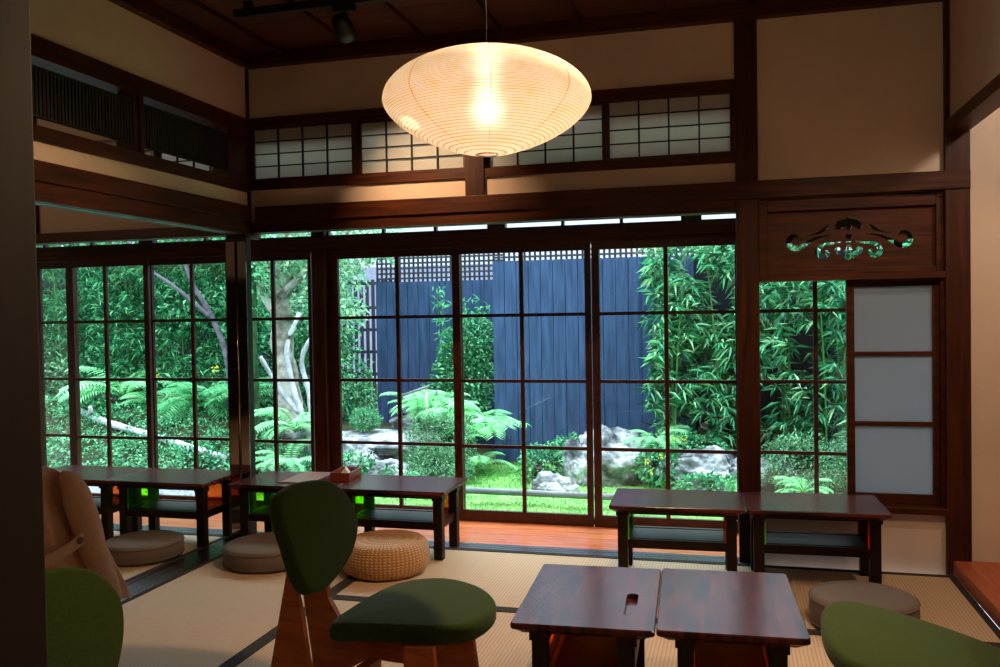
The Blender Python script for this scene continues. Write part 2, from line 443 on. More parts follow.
# ceiling ----------------------------------------------------------
cl = S('ceiling', boxes(*[(-6, 2.6, -3.2 + i * .36, -3.2 + (i + 1) * .36 - .006, 2.735, 2.76) for i in range(22)], (-6, 2.6, -3.2, 4.72, 2.761, 2.8)), CEILW)
obj('ceiling_battens', boxes(*[(-2.41 + i * .42 - .014, -2.41 + i * .42 + .014, -3.1, 4.42, 2.712, 2.735) for i in range(-8, 12)]), WOODY, cl)
S('trim_7', boxes((-2.64, .985, 4.41, 4.5, 2.661, 2.734), (-2.66, -2.60, .9, 4.41, 2.661, 2.734), (.93, .99, .9, 4.41, 2.661, 2.734)), WOODX)
S('roof', boxes((-7, 3.6, -3.6, 4.7, 2.81, 2.95), (-7, 3.6, 4.7, 5.55, 2.36, 2.45)), DARKW)
# back wall ---------------------------------------------------------
S('wall_back', boxes((-2.66, 1.0, 4.47, 4.55, 2.38, 2.80), (-2.66, .03, 4.47, 4.55, 1.78, 1.972), (.13, .965, 4.47, 4.55, 1.78, 2.38),
    (.13, .965, 4.47, 4.55, -.05, .275), (1.065, 2.6, 4.466, 4.55, -.05, 2.8), (.98, 1.07, 4.468, 4.55, 2.04, 2.8)), PLASTER)
S('trim_8', boxes((-2.60, 1.068, 4.432, 4.472, 1.789, 1.876), bev=.004), WOODX)   # long lintel beam
S('trim_9', boxes((-2.69, .027, 4.446, 4.55, 1.731, 1.788)), WOODX)
S('trim_10', boxes((.027, .134, 4.45, 4.55, -.05, 2.66), bev=.004), WOODZ)        # middle post
S('trim_11', boxes((.962, 1.068, 4.44, 4.55, -.05, 2.075), (.962, .984, 4.44, 4.55, 2.075, 2.661), bev=.003), WOODZ)
S('trim_12', boxes((-2.664, -2.643, 4.448, 4.55, 1.7, 2.661)), WOODZ)
S('trim_13', boxes((-1.357, -1.255, 4.447, 4.55, 1.877, 2.381)), WOODZ)
S('trim_14', boxes((-2.643, -1.357, 4.455, 4.55, 1.972, 2.024), (-1.255, .027, 4.455, 4.55, 1.972, 2.018), (-2.643, -1.357, 4.455, 4.55, 2.327, 2.38), (-1.255, .027, 4.455, 4.55, 2.327, 2.38)), WOODX)
def shoji(n, x0, x1, z0, z1, cols, rows, y=4.475):
    w = S('window_%d' % n, boxes((x0, x0 + .022, y, y + .026, z0, z1), (x1 - .022, x1, y, y + .026, z0, z1), (x0 + .022, x1 - .022, y, y + .026, z0, z0 + .012), (x0 + .022, x1 - .022, y, y + .026, z1 - .012, z1)), SASH)
    a0, a1, b0, b1 = x0 + .022, x1 - .022, z0 + .012, z1 - .012
    bs = [(a0 + (a1 - a0) * i / cols - .004, a0 + (a1 - a0) * i / cols + .004, y + .004, y + .016, b0, b1) for i in range(1, cols)]
    bs += [(a0, a1, y + .006, y + .014, b0 + (b1 - b0) * j / rows - .003, b0 + (b1 - b0) * j / rows + .003) for j in range(1, rows)]
    obj('muntin', boxes(*bs), DARKW, w)
    obj('paper', boxes((a0, a1, y + .017, y + .019, b0, b1)), SHOJI, w)
shoji(1, -2.636, -1.990, 2.025, 2.326, 4, 4, 4.462); shoji(2, -1.992, -1.358, 2.025, 2.326, 4, 4, 4.492)
shoji(3, -1.254, -.610, 2.019, 2.326, 4, 4, 4.492); shoji(4, -.612, .026, 2.019, 2.326, 4, 4, 4.462)
shoji(5, -3.78, -3.27, 2.025, 2.326, 4, 4, 4.462); shoji(6, -3.272, -2.79, 2.025, 2.326, 4, 4, 4.492)
# carved transom panel (right bay), holes cut right through the board
def hole(pts):   # from drawing units
    return [((x - 530) * .000725 + .55, 1.744 - y * .000766) for x, y in pts]
def stroke(p):
    L_ = []; R_ = []
    c = spline([(a, b, w) for a, b, w in p], 4)
    for i, q in enumerate(c):
        d = c[min(i + 1, len(c) - 1)] - c[max(i - 1, 0)]; d = Vector((d.x, d.y)); d.normalize(); n = Vector((-d.y, d.x)) * max(1, q.z) * .5
        L_.append((q.x + n.x, q.y + n.y)); R_.append((q.x - n.x, q.y - n.y))
    return L_ + R_[::-1]
holes = []
outer = [(222, 212, 10), (196, 196, 24), (166, 206, 34), (152, 240, 36), (172, 270, 36), (212, 276, 34), (250, 256, 30), (300, 228, 20), (350, 208, 14), (420, 200, 6)]
inner = [(488, 232, 6), (430, 240, 14), (370, 250, 24), (336, 282, 34), (346, 316, 34), (382, 320, 30), (400, 296, 24), (384, 284, 8)]
wing = [(265, 184, 5), (330, 172, 14), (372, 150, 24), (404, 126, 8)]
outer = [(a, b - 15, w) for a, b, w in outer]; inner = [(a, b - 3, w) for a, b, w in inner]
for st in (outer, inner, wing):
    holes.append(stroke(st)); holes.append(stroke([(1060 - x, y, w) for x, y, w in st]))
shell = [(445, 270), (468, 258), (486, 272), (480, 286), (502, 290), (518, 252), (530, 247), (542, 252), (558, 290), (580, 286), (574, 272), (592, 258), (615, 270), (620, 288), (600, 310), (572, 320), (555, 336), (530, 345), (505, 336), (488, 320), (460, 310), (440, 288)]
holes.append(shell)
holes.append([(448, 150), (446, 118), (470, 92), (505, 88), (530, 74), (555, 88), (590, 92), (614, 118), (612, 150), (590, 158), (572, 140), (552, 132), (540, 160), (520, 160), (508, 132), (488, 140), (470, 158)])
holes.append([(530 + 22 * math.cos(t * PI / 8), 196 + 16 * math.sin(t * PI / 8)) for t in range(16)])
holes.append([(512, 226), (548, 226), (548, 234), (512, 234)])
cu = bpy.data.curves.new('carved_panel', 'CURVE'); cu.dimensions = '2D'; cu.fill_mode = 'BOTH'; cu.extrude = .009
def spl(pts):
    s = cu.splines.new('POLY'); s.points.add(len(pts) - 1)
    for k, (u, v) in enumerate(pts): s.points[k].co = (u, v, 0, 1)
    s.use_cyclic_u = True
spl([(.175, 1.43), (.93, 1.43), (.93, 1.725), (.175, 1.725)])
for h_ in holes: spl(hole(h_))
tmp = bpy.data.objects.new('tmp', cu); COL.objects.link(tmp)
bpy.context.view_layer.update()
me = bpy.data.meshes.new_from_object(tmp.evaluated_get(bpy.context.evaluated_depsgraph_get()))
bpy.data.objects.remove(tmp)
me.transform(Matrix.Translation((0, 4.50, 0)) @ Matrix.Rotation(PI / 2, 4, 'X'))
me.materials.clear()
pf = S('trim_15', boxes((.134, .176, 4.468, 4.53, 1.414, 1.76), (.928, .962, 4.468, 4.53, 1.414, 1.76), (.176, .928, 4.468, 4.53, 1.724, 1.788), (.176, .928, 4.468, 4.53, 1.414, 1.440), (.134, .176, 4.468, 4.53, 1.76, 1.788), (.928, .962, 4.468, 4.53, 1.76, 1.788), bev=.003), WOODX)
obj('carved_panel', me, WOODX, pf)
S('trim_16', boxes((.134, .962, 4.440, 4.56, 1.384, 1.414)), WOODX)
# right window: sill, fixed stile and frosted sash
S('trim_17', boxes((.134, .962, 4.43, 4.56, .275, .308), bev=.003), WOODX)
sash = S('window_7', boxes((.538, .573, 4.50, 4.53, .31, 1.383), (.918, .946, 4.50, 4.53, .31, 1.383), (.573, .918, 4.50, 4.53, 1.349, 1.383), (.573, .918, 4.50, 4.53, .31, .356), (.946, .962, 4.47, 4.55, .308, 1.384),
    (.573, .918, 4.502, 4.528, .681, .702), (.573, .918, 4.502, 4.528, 1.017, 1.038)), WOODX)
obj('frosted_pane', boxes((.573, .918, 4.514, 4.518, .356, 1.349)), FROST, sash)
# left dividing wall --------------------------------------------------
S('wall_left', boxes((-2.74, -2.652, .8, 4.47, 2.36, 2.8), (-2.74, -2.652, .8, 4.47, 1.86, 1.975)), PLASTER)
S('trim_18', boxes((-2.75, -2.636, .8, 4.45, 2.289, 2.373), (-2.75, -2.636, .8, 4.45, 1.96, 2.02), (-2.735, -2.648, .8, 4.45, 1.875, 1.885)), WOODY)
S('trim_19', boxes((-2.75, -2.630, .8, 4.45, 1.800, 1.877), (-2.75, -2.640, .8, 4.45, 1.722, 1.798), bev=.003), WOODY)
S('trim_20', boxes((-2.712, -2.672, .8, 4.40, 1.7205, 1.7225)), wood('groove_wood', (50, 58, 60), (70, 78, 80), (12, 1, 12), .3, 3))
bl_ = [(-2.655, -2.640, .85, 4.45, 2.055, 2.060), (-2.655, -2.640, .85, 4.45, 2.249, 2.255)] + [(-2.652, -2.643, .86 + i * .02, .874 + i * .02, 2.058, 2.253) for i in range(178)]
S('trim_21', boxes(*bl_, (-2.664, -2.656, .85, 4.45, 2.055, 2.255)), DARKW)
S('trim_22', boxes((-2.72, -2.638, 3.456, 3.484, 2.02, 2.289), (-2.72, -2.638, 3.505, 3.533, 2.02, 2.289), (-2.74, -2.641, 4.24, 4.45, 2.02, 2.289), (-2.72, -2.638, .9, .94, 2.02, 2.289)), WOODZ)
# mirror clad pillar
S('trim_23', boxes((-2.770, -2.645, 4.405, 4.46, -.05, 1.731)), DARKW)
S('trim_24', boxes((-2.768, -2.713, 4.399, 4.404, .004, 1.68), (-2.695, -2.643, 4.399, 4.404, .004, 1.68)), CHROME)
c_ = bmesh.new(); tube(c_, [(-2.704, 4.402, .004), (-2.704, 4.402, 1.68)], .005, 10)
S('trim_25', c_, CHROME, True)
# left room back wall
S('wall_left_back', boxes((-6, -2.80, 4.47, 4.55, 1.785, 2.024), (-6, -2.80, 4.47, 4.55, 2.327, 2.8), (-6, -3.80, 4.47, 4.55, 2.02, 2.33), (-6, -4.9, 4.47, 4.55, -.05, 1.8)), PLASTER)
S('trim_26', boxes((-6, -2.80, 4.45, 4.55, 1.725, 1.784), (-4.19, -4.10, 4.45, 4.55, 1.785, 2.6), (-6, -2.80, 4.462, 4.55, 1.984, 2.02)), WOODX)
S('trim_34', boxes(*[(-6, -5.97, -3.2 + i * .9, -3.2 + i * .9 + .89, 0, 1.76) for i in range(8)]), DARKW)
S('wall_far_left', boxes((-6.1, -6, -3.2, 5.1, -.05, 2.8)), PLASTER)
# right side wall over the alcove, and its beam
S('wall_right', boxes((.986, 1.05, .8, 4.468, 2.10, 2.8), (2.6, 2.7, -3.3, 4.6, -.05, 2.8)), PLASTER)
S('trim_27', boxes((.966, 1.062, .8, 4.442, 2.051, 2.106), bev=.003), WOODY)
S('ceiling_alcove', boxes((1.07, 2.6, .8, 4.47, 2.60, 2.64)), CEILW)
# rear room shell
S('wall_rear', boxes((-6.1, 2.7, -3.3, -3.2, -.05, 2.8)), PLASTER)
S('trim_28', boxes((-2.76, -2.65, .78, .9, -.05, 2.8), (.98, 1.09, .78, .9, -.05, 2.8)), WOODZ)
S('trim_29', boxes((-.986, -.845, .80, .918, -.05, 2.735), bev=.004), OLDPOST)
S('trim_30', boxes((-2.65, -.978, .82, .9, 1.9, 2.0), (-.84, .98, .82, .9, 1.9, 2.0)), WOODX)
S('wall_front', boxes((-2.65, -.978, .84, .88, 2.0, 2.735), (-.84, .98, .84, .88, 2.0, 2.735)), PLASTER)
# veranda: ceiling, end walls, outer head
S('ceiling_veranda', boxes((-6.6, 3.2, 4.55, 5.12, 2.10, 2.13)), CEILW)
S('wall_outer', boxes((-6.6, 3.2, 5.02, 5.09, 2.03, 2.9), (-6.6, -6.5, 4.55, 5.1, -.3, 2.9), (3.1, 3.2, 4.55, 5.1, -.3, 2.9)), PLASTER)
S('trim_31', boxes((-6.6, 3.1, 4.992, 5.10, 1.681, 1.736), (-6.6, 3.1, 5.015, 5.10, 1.655, 1.681)), WOODX)
S('trim_32', boxes((-2.549, -2.462, 5.012, 5.052, -.05, 2.1), bev=.003), WOODZ)
S('trim_33', boxes((1.72, 1.82, 4.985, 5.075, -.05, 2.1)), WOODZ)
# transom lights over the glass doors
ups = [-2.444, -2.0695, -1.731, -.946, -.604, .35, .7, 1.05, -3.318, -4.195, -4.58, -5.0]
wide = [(-1.400, -1.290), (-.268, -.155), (-3.812, -3.704), (-2.985, -2.93), (-5.45, -5.35), (1.35, 1.46)]
tw = S('window_9', boxes(*[(u - .009, u + .009, 5.03, 5.06, 1.758, 2.03) for u in ups], *[(a, b, 5.02, 5.07, 1.737, 2.03) for a, b in wide], (-6.5, 1.72, 5.025, 5.065, 1.737, 1.759), (-6.5, 3.1, 5.025, 5.065, 2.0, 2.03)), SASH)
obj('pane', boxes((-6.5, 3.1, 5.044, 5.047, 1.758, 2.0)), GLASS, tw)
# glass sliding doors
def gdoor(n, x0, x1, ls, rs, mull, y):
    """stile widths ls, rs; mullion centre"""
    def lf(v): return v * (5.04 + (y - 5.022) + (.006 if v < 0 else -.018)) / 5.04     # seen edges of a stile
    def rt(v): return v * (5.04 + (y - 5.022) + (-.018 if v < 0 else .006)) / 5.04
    a_, b_ = lf(x0 + ls), rt(x1 - rs); ls, rs = a_ - x0, x1 - b_
    d = S('door_%d' % n, boxes((x0, x0 + ls, y, y + .026, .002, 1.66), (x1 - rs, x1, y, y + .026, .002, 1.66), (x0 + ls, x1 - rs, y, y + .026, .002, .069), (x0 + ls, x1 - rs, y, y + .026, 1.611, 1.66), bev=.0015), SASH)
    bs = [(mull - .0115, mull + .0115, y + .003, y + .022, .069, 1.611)]
    a, b = x0 + ls, x1 - rs
    for z in (.454, .848, 1.240):
        bs += [(a, mull - .0125, y + .005, y + .020, z - .0095, z + .0095), (mull + .0125, b, y + .005, y + .020, z - .0095, z + .0095)]
    obj('muntin', boxes(*bs), SASH, d)
    obj('pane', boxes((a, b, y + .014, y + .017, .069, 1.611)), GLASS, d)
    return d
gdoor(1, -2.500, -1.580, .127, .047, -1.996, 5.058)
gdoor(2, -1.627, -.785, .050, .039, -1.199, 5.022)
gdoor(3, -.779, .067, .045, .045, -.3565, 5.022)
gdoor(4, .022, .885, .045, .045, .445, 5.058)
gdoor(5, .84, 1.715, .045, .045, 1.28, 5.022)
gdoor(6, -3.168, -2.562, .045, .03, -2.832, 5.022)
gdoor(7, -3.766, -3.125, .05, .05, -3.447, 5.058)
gdoor(8, -4.386, -3.750, .047, .05, -4.092, 5.022)
gdoor(9, -5.02, -4.36, .05, .058, -4.66, 5.058)
gdoor(10, -5.65, -5.0, .05, .05, -5.33, 5.022)
S('wall_outer_left', boxes((-6.5, -5.65, 5.02, 5.09, -.1, 1.7), (1.82, 3.1, 5.02, 5.09, -.1, 2.05)), PLASTER)

# ================================================================== FURNITURE
def make_table(label, slot=None):
    t = thing('low_table', label, 'table', group=None)
    W_, D_, H_ = .605, .41, .36
    def outline(w, d, r=.012):
        o = []
        for sx, sy_, a0 in ((1, 1, 0), (-1, 1, 90), (-1, -1, 180), (1, -1, 270)):
            for k in range(4):
                a = math.radians(a0 + 30 * k); o.append((sx * (w / 2 - r) + r * math.cos(a), sy_ * (d / 2 - r) + r * math.sin(a)))
        return o
    bm = bmesh.new(); rings = []
    for w, d, z in ((W_ - .05, D_ - .05, .326), (W_ - .03, D_ - .03, .334), (W_ - .004, D_ - .004, .342), (W_, D_, .345), (W_, D_, .356), (W_ - .006, D_ - .006, .36)):
        rings.append([bm.verts.new((x, y, z)) for x, y in outline(w, d)])
    n = len(rings[0]); bm.faces.new(rings[0][::-1])
    for a, b in zip(rings, rings[1:]):
        for i in range(n): bm.faces.new((a[i], a[(i + 1) % n], b[(i + 1) % n], b[i]))
    if slot:
        sx, sy_, sl, sw = slot; pr = []
        for k in range(9): a = -PI / 2 + PI * k / 8; pr.append((sx + sl / 2 - sw / 2 + sw / 2 * math.cos(a), sy_ + sw / 2 * math.sin(a)))
        for k in range(9): a = PI / 2 + PI * k / 8; pr.append((sx - sl / 2 + sw / 2 + sw / 2 * math.cos(a), sy_ + sw / 2 * math.sin(a)))
        top = [bm.verts.new((x, y, .36)) for x, y in pr]; bot = [bm.verts.new((x, y, .342)) for x, y in pr]
        es = [bm.edges.new((top[i], top[(i + 1) % len(top)])) for i in range(len(top))]
        oe = [bm.edges.get((rings[-1][i], rings[-1][(i + 1) % n])) for i in range(n)]
        bmesh.ops.triangle_fill(bm, edges=es + oe, use_beauty=True)
        for i in range(len(top)): bm.faces.new((top[i], top[(i + 1) % len(top)], bot[(i + 1) % len(top)], bot[i]))
        bm.faces.new(bot)
    else: bm.faces.new(rings[-1])
    obj('table_top', bm, TABLE, t)
    lx, ly = .245, .125
    for sx in (-1, 1):
        for s2 in (-1, 1):
            x, y = sx * lx, s2 * ly
            lg = obj('leg', boxes((x - .023, x + .023, y - .023, y + .023, 0, .302), bev=.002), TABLED, t)
            obj('leg_block', boxes((x - .029, x + .029, y - .029, y + .029, .302, .328), bev=.002), TABLED, lg)
    obj('shelf', boxes((-.25, .25, -.10, .10, .176, .188)), TABLED, t)
    for y in (-.125, .125): obj('shelf_rail', boxes((-.229, .229, y - .011, y + .011, .15, .19), bev=.002), TABLED, t)
    for x in (-.245, .245): obj('end_rail', boxes((x - .011, x + .011, -.102, .102, .15, .19), bev=.002), TABLED, t)
    for y in (-.125, .125): obj('apron', boxes((-.223, .223, y - .009, y + .009, .308, .327)), TABLED, t)
    for x, mt, nm, ed in ((-.222 + .004, ACG, 'green acrylic side sheet', EDG), (.222 - .004, ACR, 'red acrylic side sheet', EDR)):
        b = bmesh.new(); box(b, x - .003, x + .003, -.135, .135, .188, .326)
        b.faces.ensure_lookup_table()
        for f in b.faces:
            if abs(f.normal.y) > .9 or abs(f.normal.z) > .9 or abs(f.calc_center_median().y) > .134: f.material_index = 1
        o = obj('side_sheet', b, [mt, ed], t); o['label'] = nm
    return t
T1 = make_table('dark wooden low table by the glass doors, its right end against the thick post')
T1.location = (-.257, 4.195, 0); T1.rotation_euler.z = math.radians(1.8)
T2 = dup(T1, (.352, 4.222, 0), math.radians(1.8), 'dark wooden low table below the carved panel and frosted window, right of the thick post')
T3 = dup(T1, (-1.697, 4.325, 0), math.radians(.3), 'dark wooden low table carrying the napkin tray, behind the wicker pouf')
T4 = dup(T1, (-2.31, 4.325, 0), math.radians(.3), 'dark wooden low table carrying the brown menu board, beside the mirrored pillar')
T5 = dup(T1, (-3.055, 4.30, 0), math.radians(.3), 'dark low table in the left room nearest the mirrored pillar, over the grey cushion')
T6 = dup(T1, (-3.668, 4.30, 0), math.radians(.3), 'dark low table in the left room partly hidden behind the beige coat')
T7 = make_table('reddish brown low table in the foreground with a finger slot cut in its top', (.085, .127, .206, .036))
T7.location = (-.432, 2.714, 0); T7.rotation_euler.z = math.radians(-90 + 2.7)
T8 = dup(T1, (-.020, 2.744, 0), math.radians(-90 + 2.7), 'dark plum low table in the foreground without a slot, right one of the joined pair')
for T in (T1, T2, T3, T4, T5, T6, T7, T8): T['group'] = 'low wooden tables'

def pouf(name, label, r, h, mat, loc, wick=False):
    if not wick:
        pr = [(0, 0), (r - .02, 0), (r - .006, .004), (r, .015), (r + .002, h * .5), (r, h - .018), (r - .006, h - .006), (r - .02, h), (r * .6, h + .004), (0, h + .006)]
        t = thing(name, label, 'cushion', loc, 0, 'round floor cushions')
        obj('cover', lathe(pr, 64), mat, t, True)
        for z in (.016, h - .015):
            b = bmesh.new(); pts = [((r + .002) * math.cos(a * PI / 32), (r + .002) * math.sin(a * PI / 32), z) for a in range(65)]; tube(b, pts, .0022, 6); obj('piping', b, mat, t, True)
        return t
    pr = []
    for k in range(40):
        a = -PI / 2 + PI * k / 39
        pr.append(((r - .055) + .055 * max(0, math.cos(a)) ** .7 if abs(a) < PI / 2 - 1e-6 else r - .055, h / 2 + h / 2 * math.sin(a)))
    pr = [(0, 0)] + pr + [(r - .055 - (r - .055) * k / 9, h + .004 * k / 9) for k in range(1, 10)]
    o = obj(name, lathe(pr, 72, uv=True), mat, None, True); o.location = loc
    return tag(o, label, 'pouf')
pouf('floor_cushion', 'round grey felt floor cushion in front of the menu table, beside the mirrored pillar', .23, .10, GREYF, (-2.29, 3.985, .003))
pouf('floor_cushion', 'round grey felt floor cushion in the left room beside the beige coat', .2, .095, GREYF, (-3.0, 3.93, .003))
pouf('floor_cushion', 'round grey felt floor cushion on the right, behind the rightmost green chair', .2, .12, GREYF, (.49, 3.65, .003))
pouf('wicker_pouf', 'round woven wicker pouf beside the green chair in the middle', .215, .158, WICK, (-1.645, 3.955, .003), True)

# napkin tray and menu board
tr = thing('napkin_tray', 'small open wooden tray with red brown sides at the left end of the table', 'tray', (-2.055, 4.40, .36), math.radians(4))
bm = bmesh.new(); w, d = .055, .095
box(bm, -w, w, -d, d, 0, .006); box(bm, -w, -w + .006, -d, d, .006, .045); box(bm, w - .006, w, -d, d, .006, .045); box(bm, -w + .006, w - .006, -d, -d + .006, .006, .045); box(bm, -w + .006, w - .006, d - .006, d, .006, .045)
obj('box', bm, wood('tray_wood', (96, 38, 24), (136, 60, 40), (2, 12, 12), .3, 3), tr)
nb = bmesh.new()
for i in range(9):
    y = -.05 + i * .007; prism(nb, [(-.04, .008), (.04, .008), (.0, .062 + .002 * (i % 3))], 'y', y, y + .004)
nk = obj('paper_napkins', nb, PAPERW); nk.location = (-2.055, 4.40, .36); nk.rotation_euler.z = math.radians(20)
tag(nk, 'white folded paper napkins standing in the small wooden tray', 'napkins')
mb = thing('menu_board', 'thin brown menu board lying on the table left of the napkin tray', 'menu', (-2.275, 4.365, .36), math.radians(2))
bo = obj('board', boxes((-.098, .098, -.155, .155, .0005, .006), bev=.002), wood('menu_wood', (104, 62, 48), (132, 84, 64), (12, 2, 12), .45, 3), mb)
rb = bmesh.new()
for i in range(14): tube(rb, [(-.092, -.14 + i * .02, .006), (-.084, -.14 + i * .02, .011), (-.076, -.14 + i * .02, .006)], .0014, 5)
obj('ring_binding', rb, CHROME, bo)

# low chairs ---------------------------------------------------------
def cushion(outline, thick, dome, mat, name, parent, mapf):
    """rounded cushion from a closed 2D outline; mapf maps (u,v,w)"""
    P = closed([(x, y, 0) for x, y in outline], 10); c = sum(P, Vector()) / len(P)
    bm = bmesh.new(); prof = []
    for k in range(7): a = PI / 2 * k / 6; prof.append((1 - .075 * (1 - math.sin(a)), -thick / 2 + 0 + (1 - math.cos(a)) * thick * .38))
    for k in range(7): a = PI / 2 * k / 6; prof.append((1 - .075 * (1 - math.cos(a)), thick / 2 - thick * .38 + math.sin(a) * thick * .38))
    for s in (.82, .68, .5, .3, .12): prof.append((s, thick / 2 + dome * (1 - (s / .925) ** 2)))
    rings = [[bm.verts.new(mapf(c.x + (p.x - c.x) * s, c.y + (p.y - c.y) * s, z)) for p in P] for s, z in prof]
    n = len(P)
    for a, b in zip(rings, rings[1:]):
        for i in range(n): bm.faces.new((a[i], a[(i + 1) % n], b[(i + 1) % n], b[i]))
    bm.faces.new(rings[0][::-1]); bm.faces.new(rings[-1])
    return obj(name, bm, mat, parent, True)
def make_chair(label, turned=False):
    t = thing('low_chair', label, 'chair', group='green low chairs')
    seat = [(-.03, -.07), (-.04, 0), (-.03, .07), (.08, .165), (.25, .25), (.37, .26), (.43, .16), (.445, 0), (.43, -.16), (.37, -.26), (.25, -.25), (.08, -.165)]
    back = [(-.07, -.172), (0, -.178), (.07, -.150), (.135, -.09), (.18, -.01), (.185, .06), (.14, .12), (.06, .15), (-.06, .155), (-.15, .135), (-.195, .08), (-.195, 0), (-.165, -.09), (-.12, -.15)]
    if turned:
        seat = [(-.012, -.108), (-.034, -.05), (-.036, .03), (-.038, .12), (-.026, .26), (.023, .345), (.12, .368), (.227, .328), (.336, .242), (.421, .135), (.465, .035), (.472, -.05), (.45, -.118), (.39, -.145), (.28, -.138), (.14, -.120), (.05, -.112)]
        back = [(-.226, .117), (-.20, .14), (-.15, .152), (-.087, .155), (.02, .141), (.086, .112), (.134, .062), (.153, 0), (.141, -.04), (.1, -.086), (.037, -.125), (-.051, -.156), (-.12, -.171), (-.175, -.167), (-.207, -.147), (-.227, -.097), (-.232, -.01), (-.236, .07)]
    cushion(seat, .058, .010, GREENF, 'seat', t, lambda x, y, z: (x, y, .302 + .12 * x + z))
    ca, sa = math.cos(.3), math.sin(.3)
    cushion(back, .05, .006, GREENF, 'backrest', t, lambda x, y, z: (-.06 - sa * y + ca * (z - .025), x, .6 + ca * y + sa * (z - .025)))
    near = [(-.106, .52), (-.088, .52), (-.080, .44), (-.062, .36), (-.040, .205), (.27, .19), (.27, .315), (.36, .325), (.40, 0), (.31, 0), (.27, .10), (0, .10), (-.07, 0), (-.215, 0), (-.175, .2), (-.140, .36)]
    far = [(-.20, .55), (-.165, .55), (-.142, .33), (-.10, .262), (-.06, .262), (.33, .312), (.36, .30), (.40, 0), (.31, 0), (.27, .15), (0, .15), (-.08, .1), (-.10, 0), (-.22, 0), (-.206, .125), (-.236, .33)]
    for y, poly in ((-.17, near), (.10 if turned else .17, far if turned else near)):
        b = bmesh.new(); prism(b, poly, 'y', y - .010, y + .010); obj('side_panel', b, PLY, t)
    y1 = .09 if turned else .16
    obj('cross_rail', boxes((.01, .05, -.16, y1, .11, .16)), PLY, t)
    obj('cross_rail', boxes((.28, .32, -.16, y1, .262, .300)), PLY, t)
    return t
CH = make_chair('low green chair in the middle, seat and back both in full view', True)
CH.location = (-1.145, 2.475, 0); CH.rotation_euler.z = math.radians(-6)
CH2 = make_chair('green chair cut off at the bottom right corner, showing only its seat')
CH2.location = (.675, 2.50, 0); CH2.rotation_euler.z = math.radians(178)
dup(CH2, (-1.225, 1.41, 0), math.radians(-6), 'green chair at the lower left edge with only its rounded back showing')
dup(CH2, (-2.14, 2.08, 0), math.radians(178), 'chair hidden under the beige coat at the left')

# beige coat over a chair back -----------------------------------------
ct = thing('coat', 'beige wool coat draped over a chair back at the left edge', 'coat', (-1.93, 2.3, 0))
def sheet(fn, nu, nv, thick=.012):
    bm = bmesh.new(); G = [[bm.verts.new(fn(i / nu, j / nv)) for j in range(nv + 1)] for i in range(nu + 1)]
    for i in range(nu):
        for j in range(nv): bm.faces.new((G[i][j], G[i + 1][j], G[i + 1][j + 1], G[i][j + 1]))
    bmesh.ops.recalc_face_normals(bm, faces=bm.faces)
    return bm
def coat_body(u, v):
    # u across (world Y), v from front hem over ridge to back hem
    if v < .78:
        q = 1 - v / .78; z = .80 - .43 * q; x = .0 + .05 * q
        yr = -.36 + (.255 + .20 * q ** .9) * u
    else:
        q = (v - .78) / .22; yr = -.36 + .25 * u; z = .80 + .018 * math.sin(PI * min(1, q * 2)) - .35 * max(0, q - .3); x = -.0 - .16 * min(1, q * 1.5)
    top = .80
    shoulder = max(0, (u - .7) / .3)
    z -= .035 * shoulder ** 2 * (1 if v > .5 else .6)
    fold = .012 * math.sin(u * 17 + 1.5 * z) + .008 * math.sin(u * 31 + 2)
    x += fold * (1.1 - (z / .8) ** 2 * .7) + .012 * noise.noise(Vector((u * 5, z * 6, 0)))
    return (x, yr, z)
cb = obj('body', sheet(coat_body, 60, 60), COATF, ct, True)
md = cb.modifiers.new('thickness', 'SOLIDIFY'); md.thickness = .010; md.offset = 0
slv = bmesh.new()
pts = spline([(-.01, -.165, .79), (.03, -.14, .75), (.045, -.105, .65), (.05, -.07, .54), (.05, -.015, .44), (.05, .02, .375)], 6)
tube(slv, pts, [(.02 + .030 * min(1, i / 8)) * (1 - .45 * max(0, (i - 14) / 16)) for i in range(len(pts))], 20)
for v in slv.verts:
    v.co.x = .06 + (v.co.x - .06) * .6 + .006 * noise.noise(v.co * 14)
obj('sleeve', slv, COATF, ct, True)
def tabf(u, v): return (.062 + .010 * u, -.30 + .16 * u, .568 + .035 * u + .034 * (v - .5) - .008 * math.sin(PI * u))
cb = obj('belt_tab', sheet(tabf, 16, 4, .008), COATF, ct, True)
md = cb.modifiers.new('thickness', 'SOLIDIFY'); md.thickness = .006; md.offset = 0
bt = lathe([(0, 0), (.010, 0), (.0115, .002), (.010, .004), (.006, .003), (0, .003)], 20)
b_ = obj('button', bt, plain('horn_button', (70, 52, 40), .3), cb, True); b_.rotation_euler = (0, PI / 2, 0); b_.location = (.076, -.155, .600)

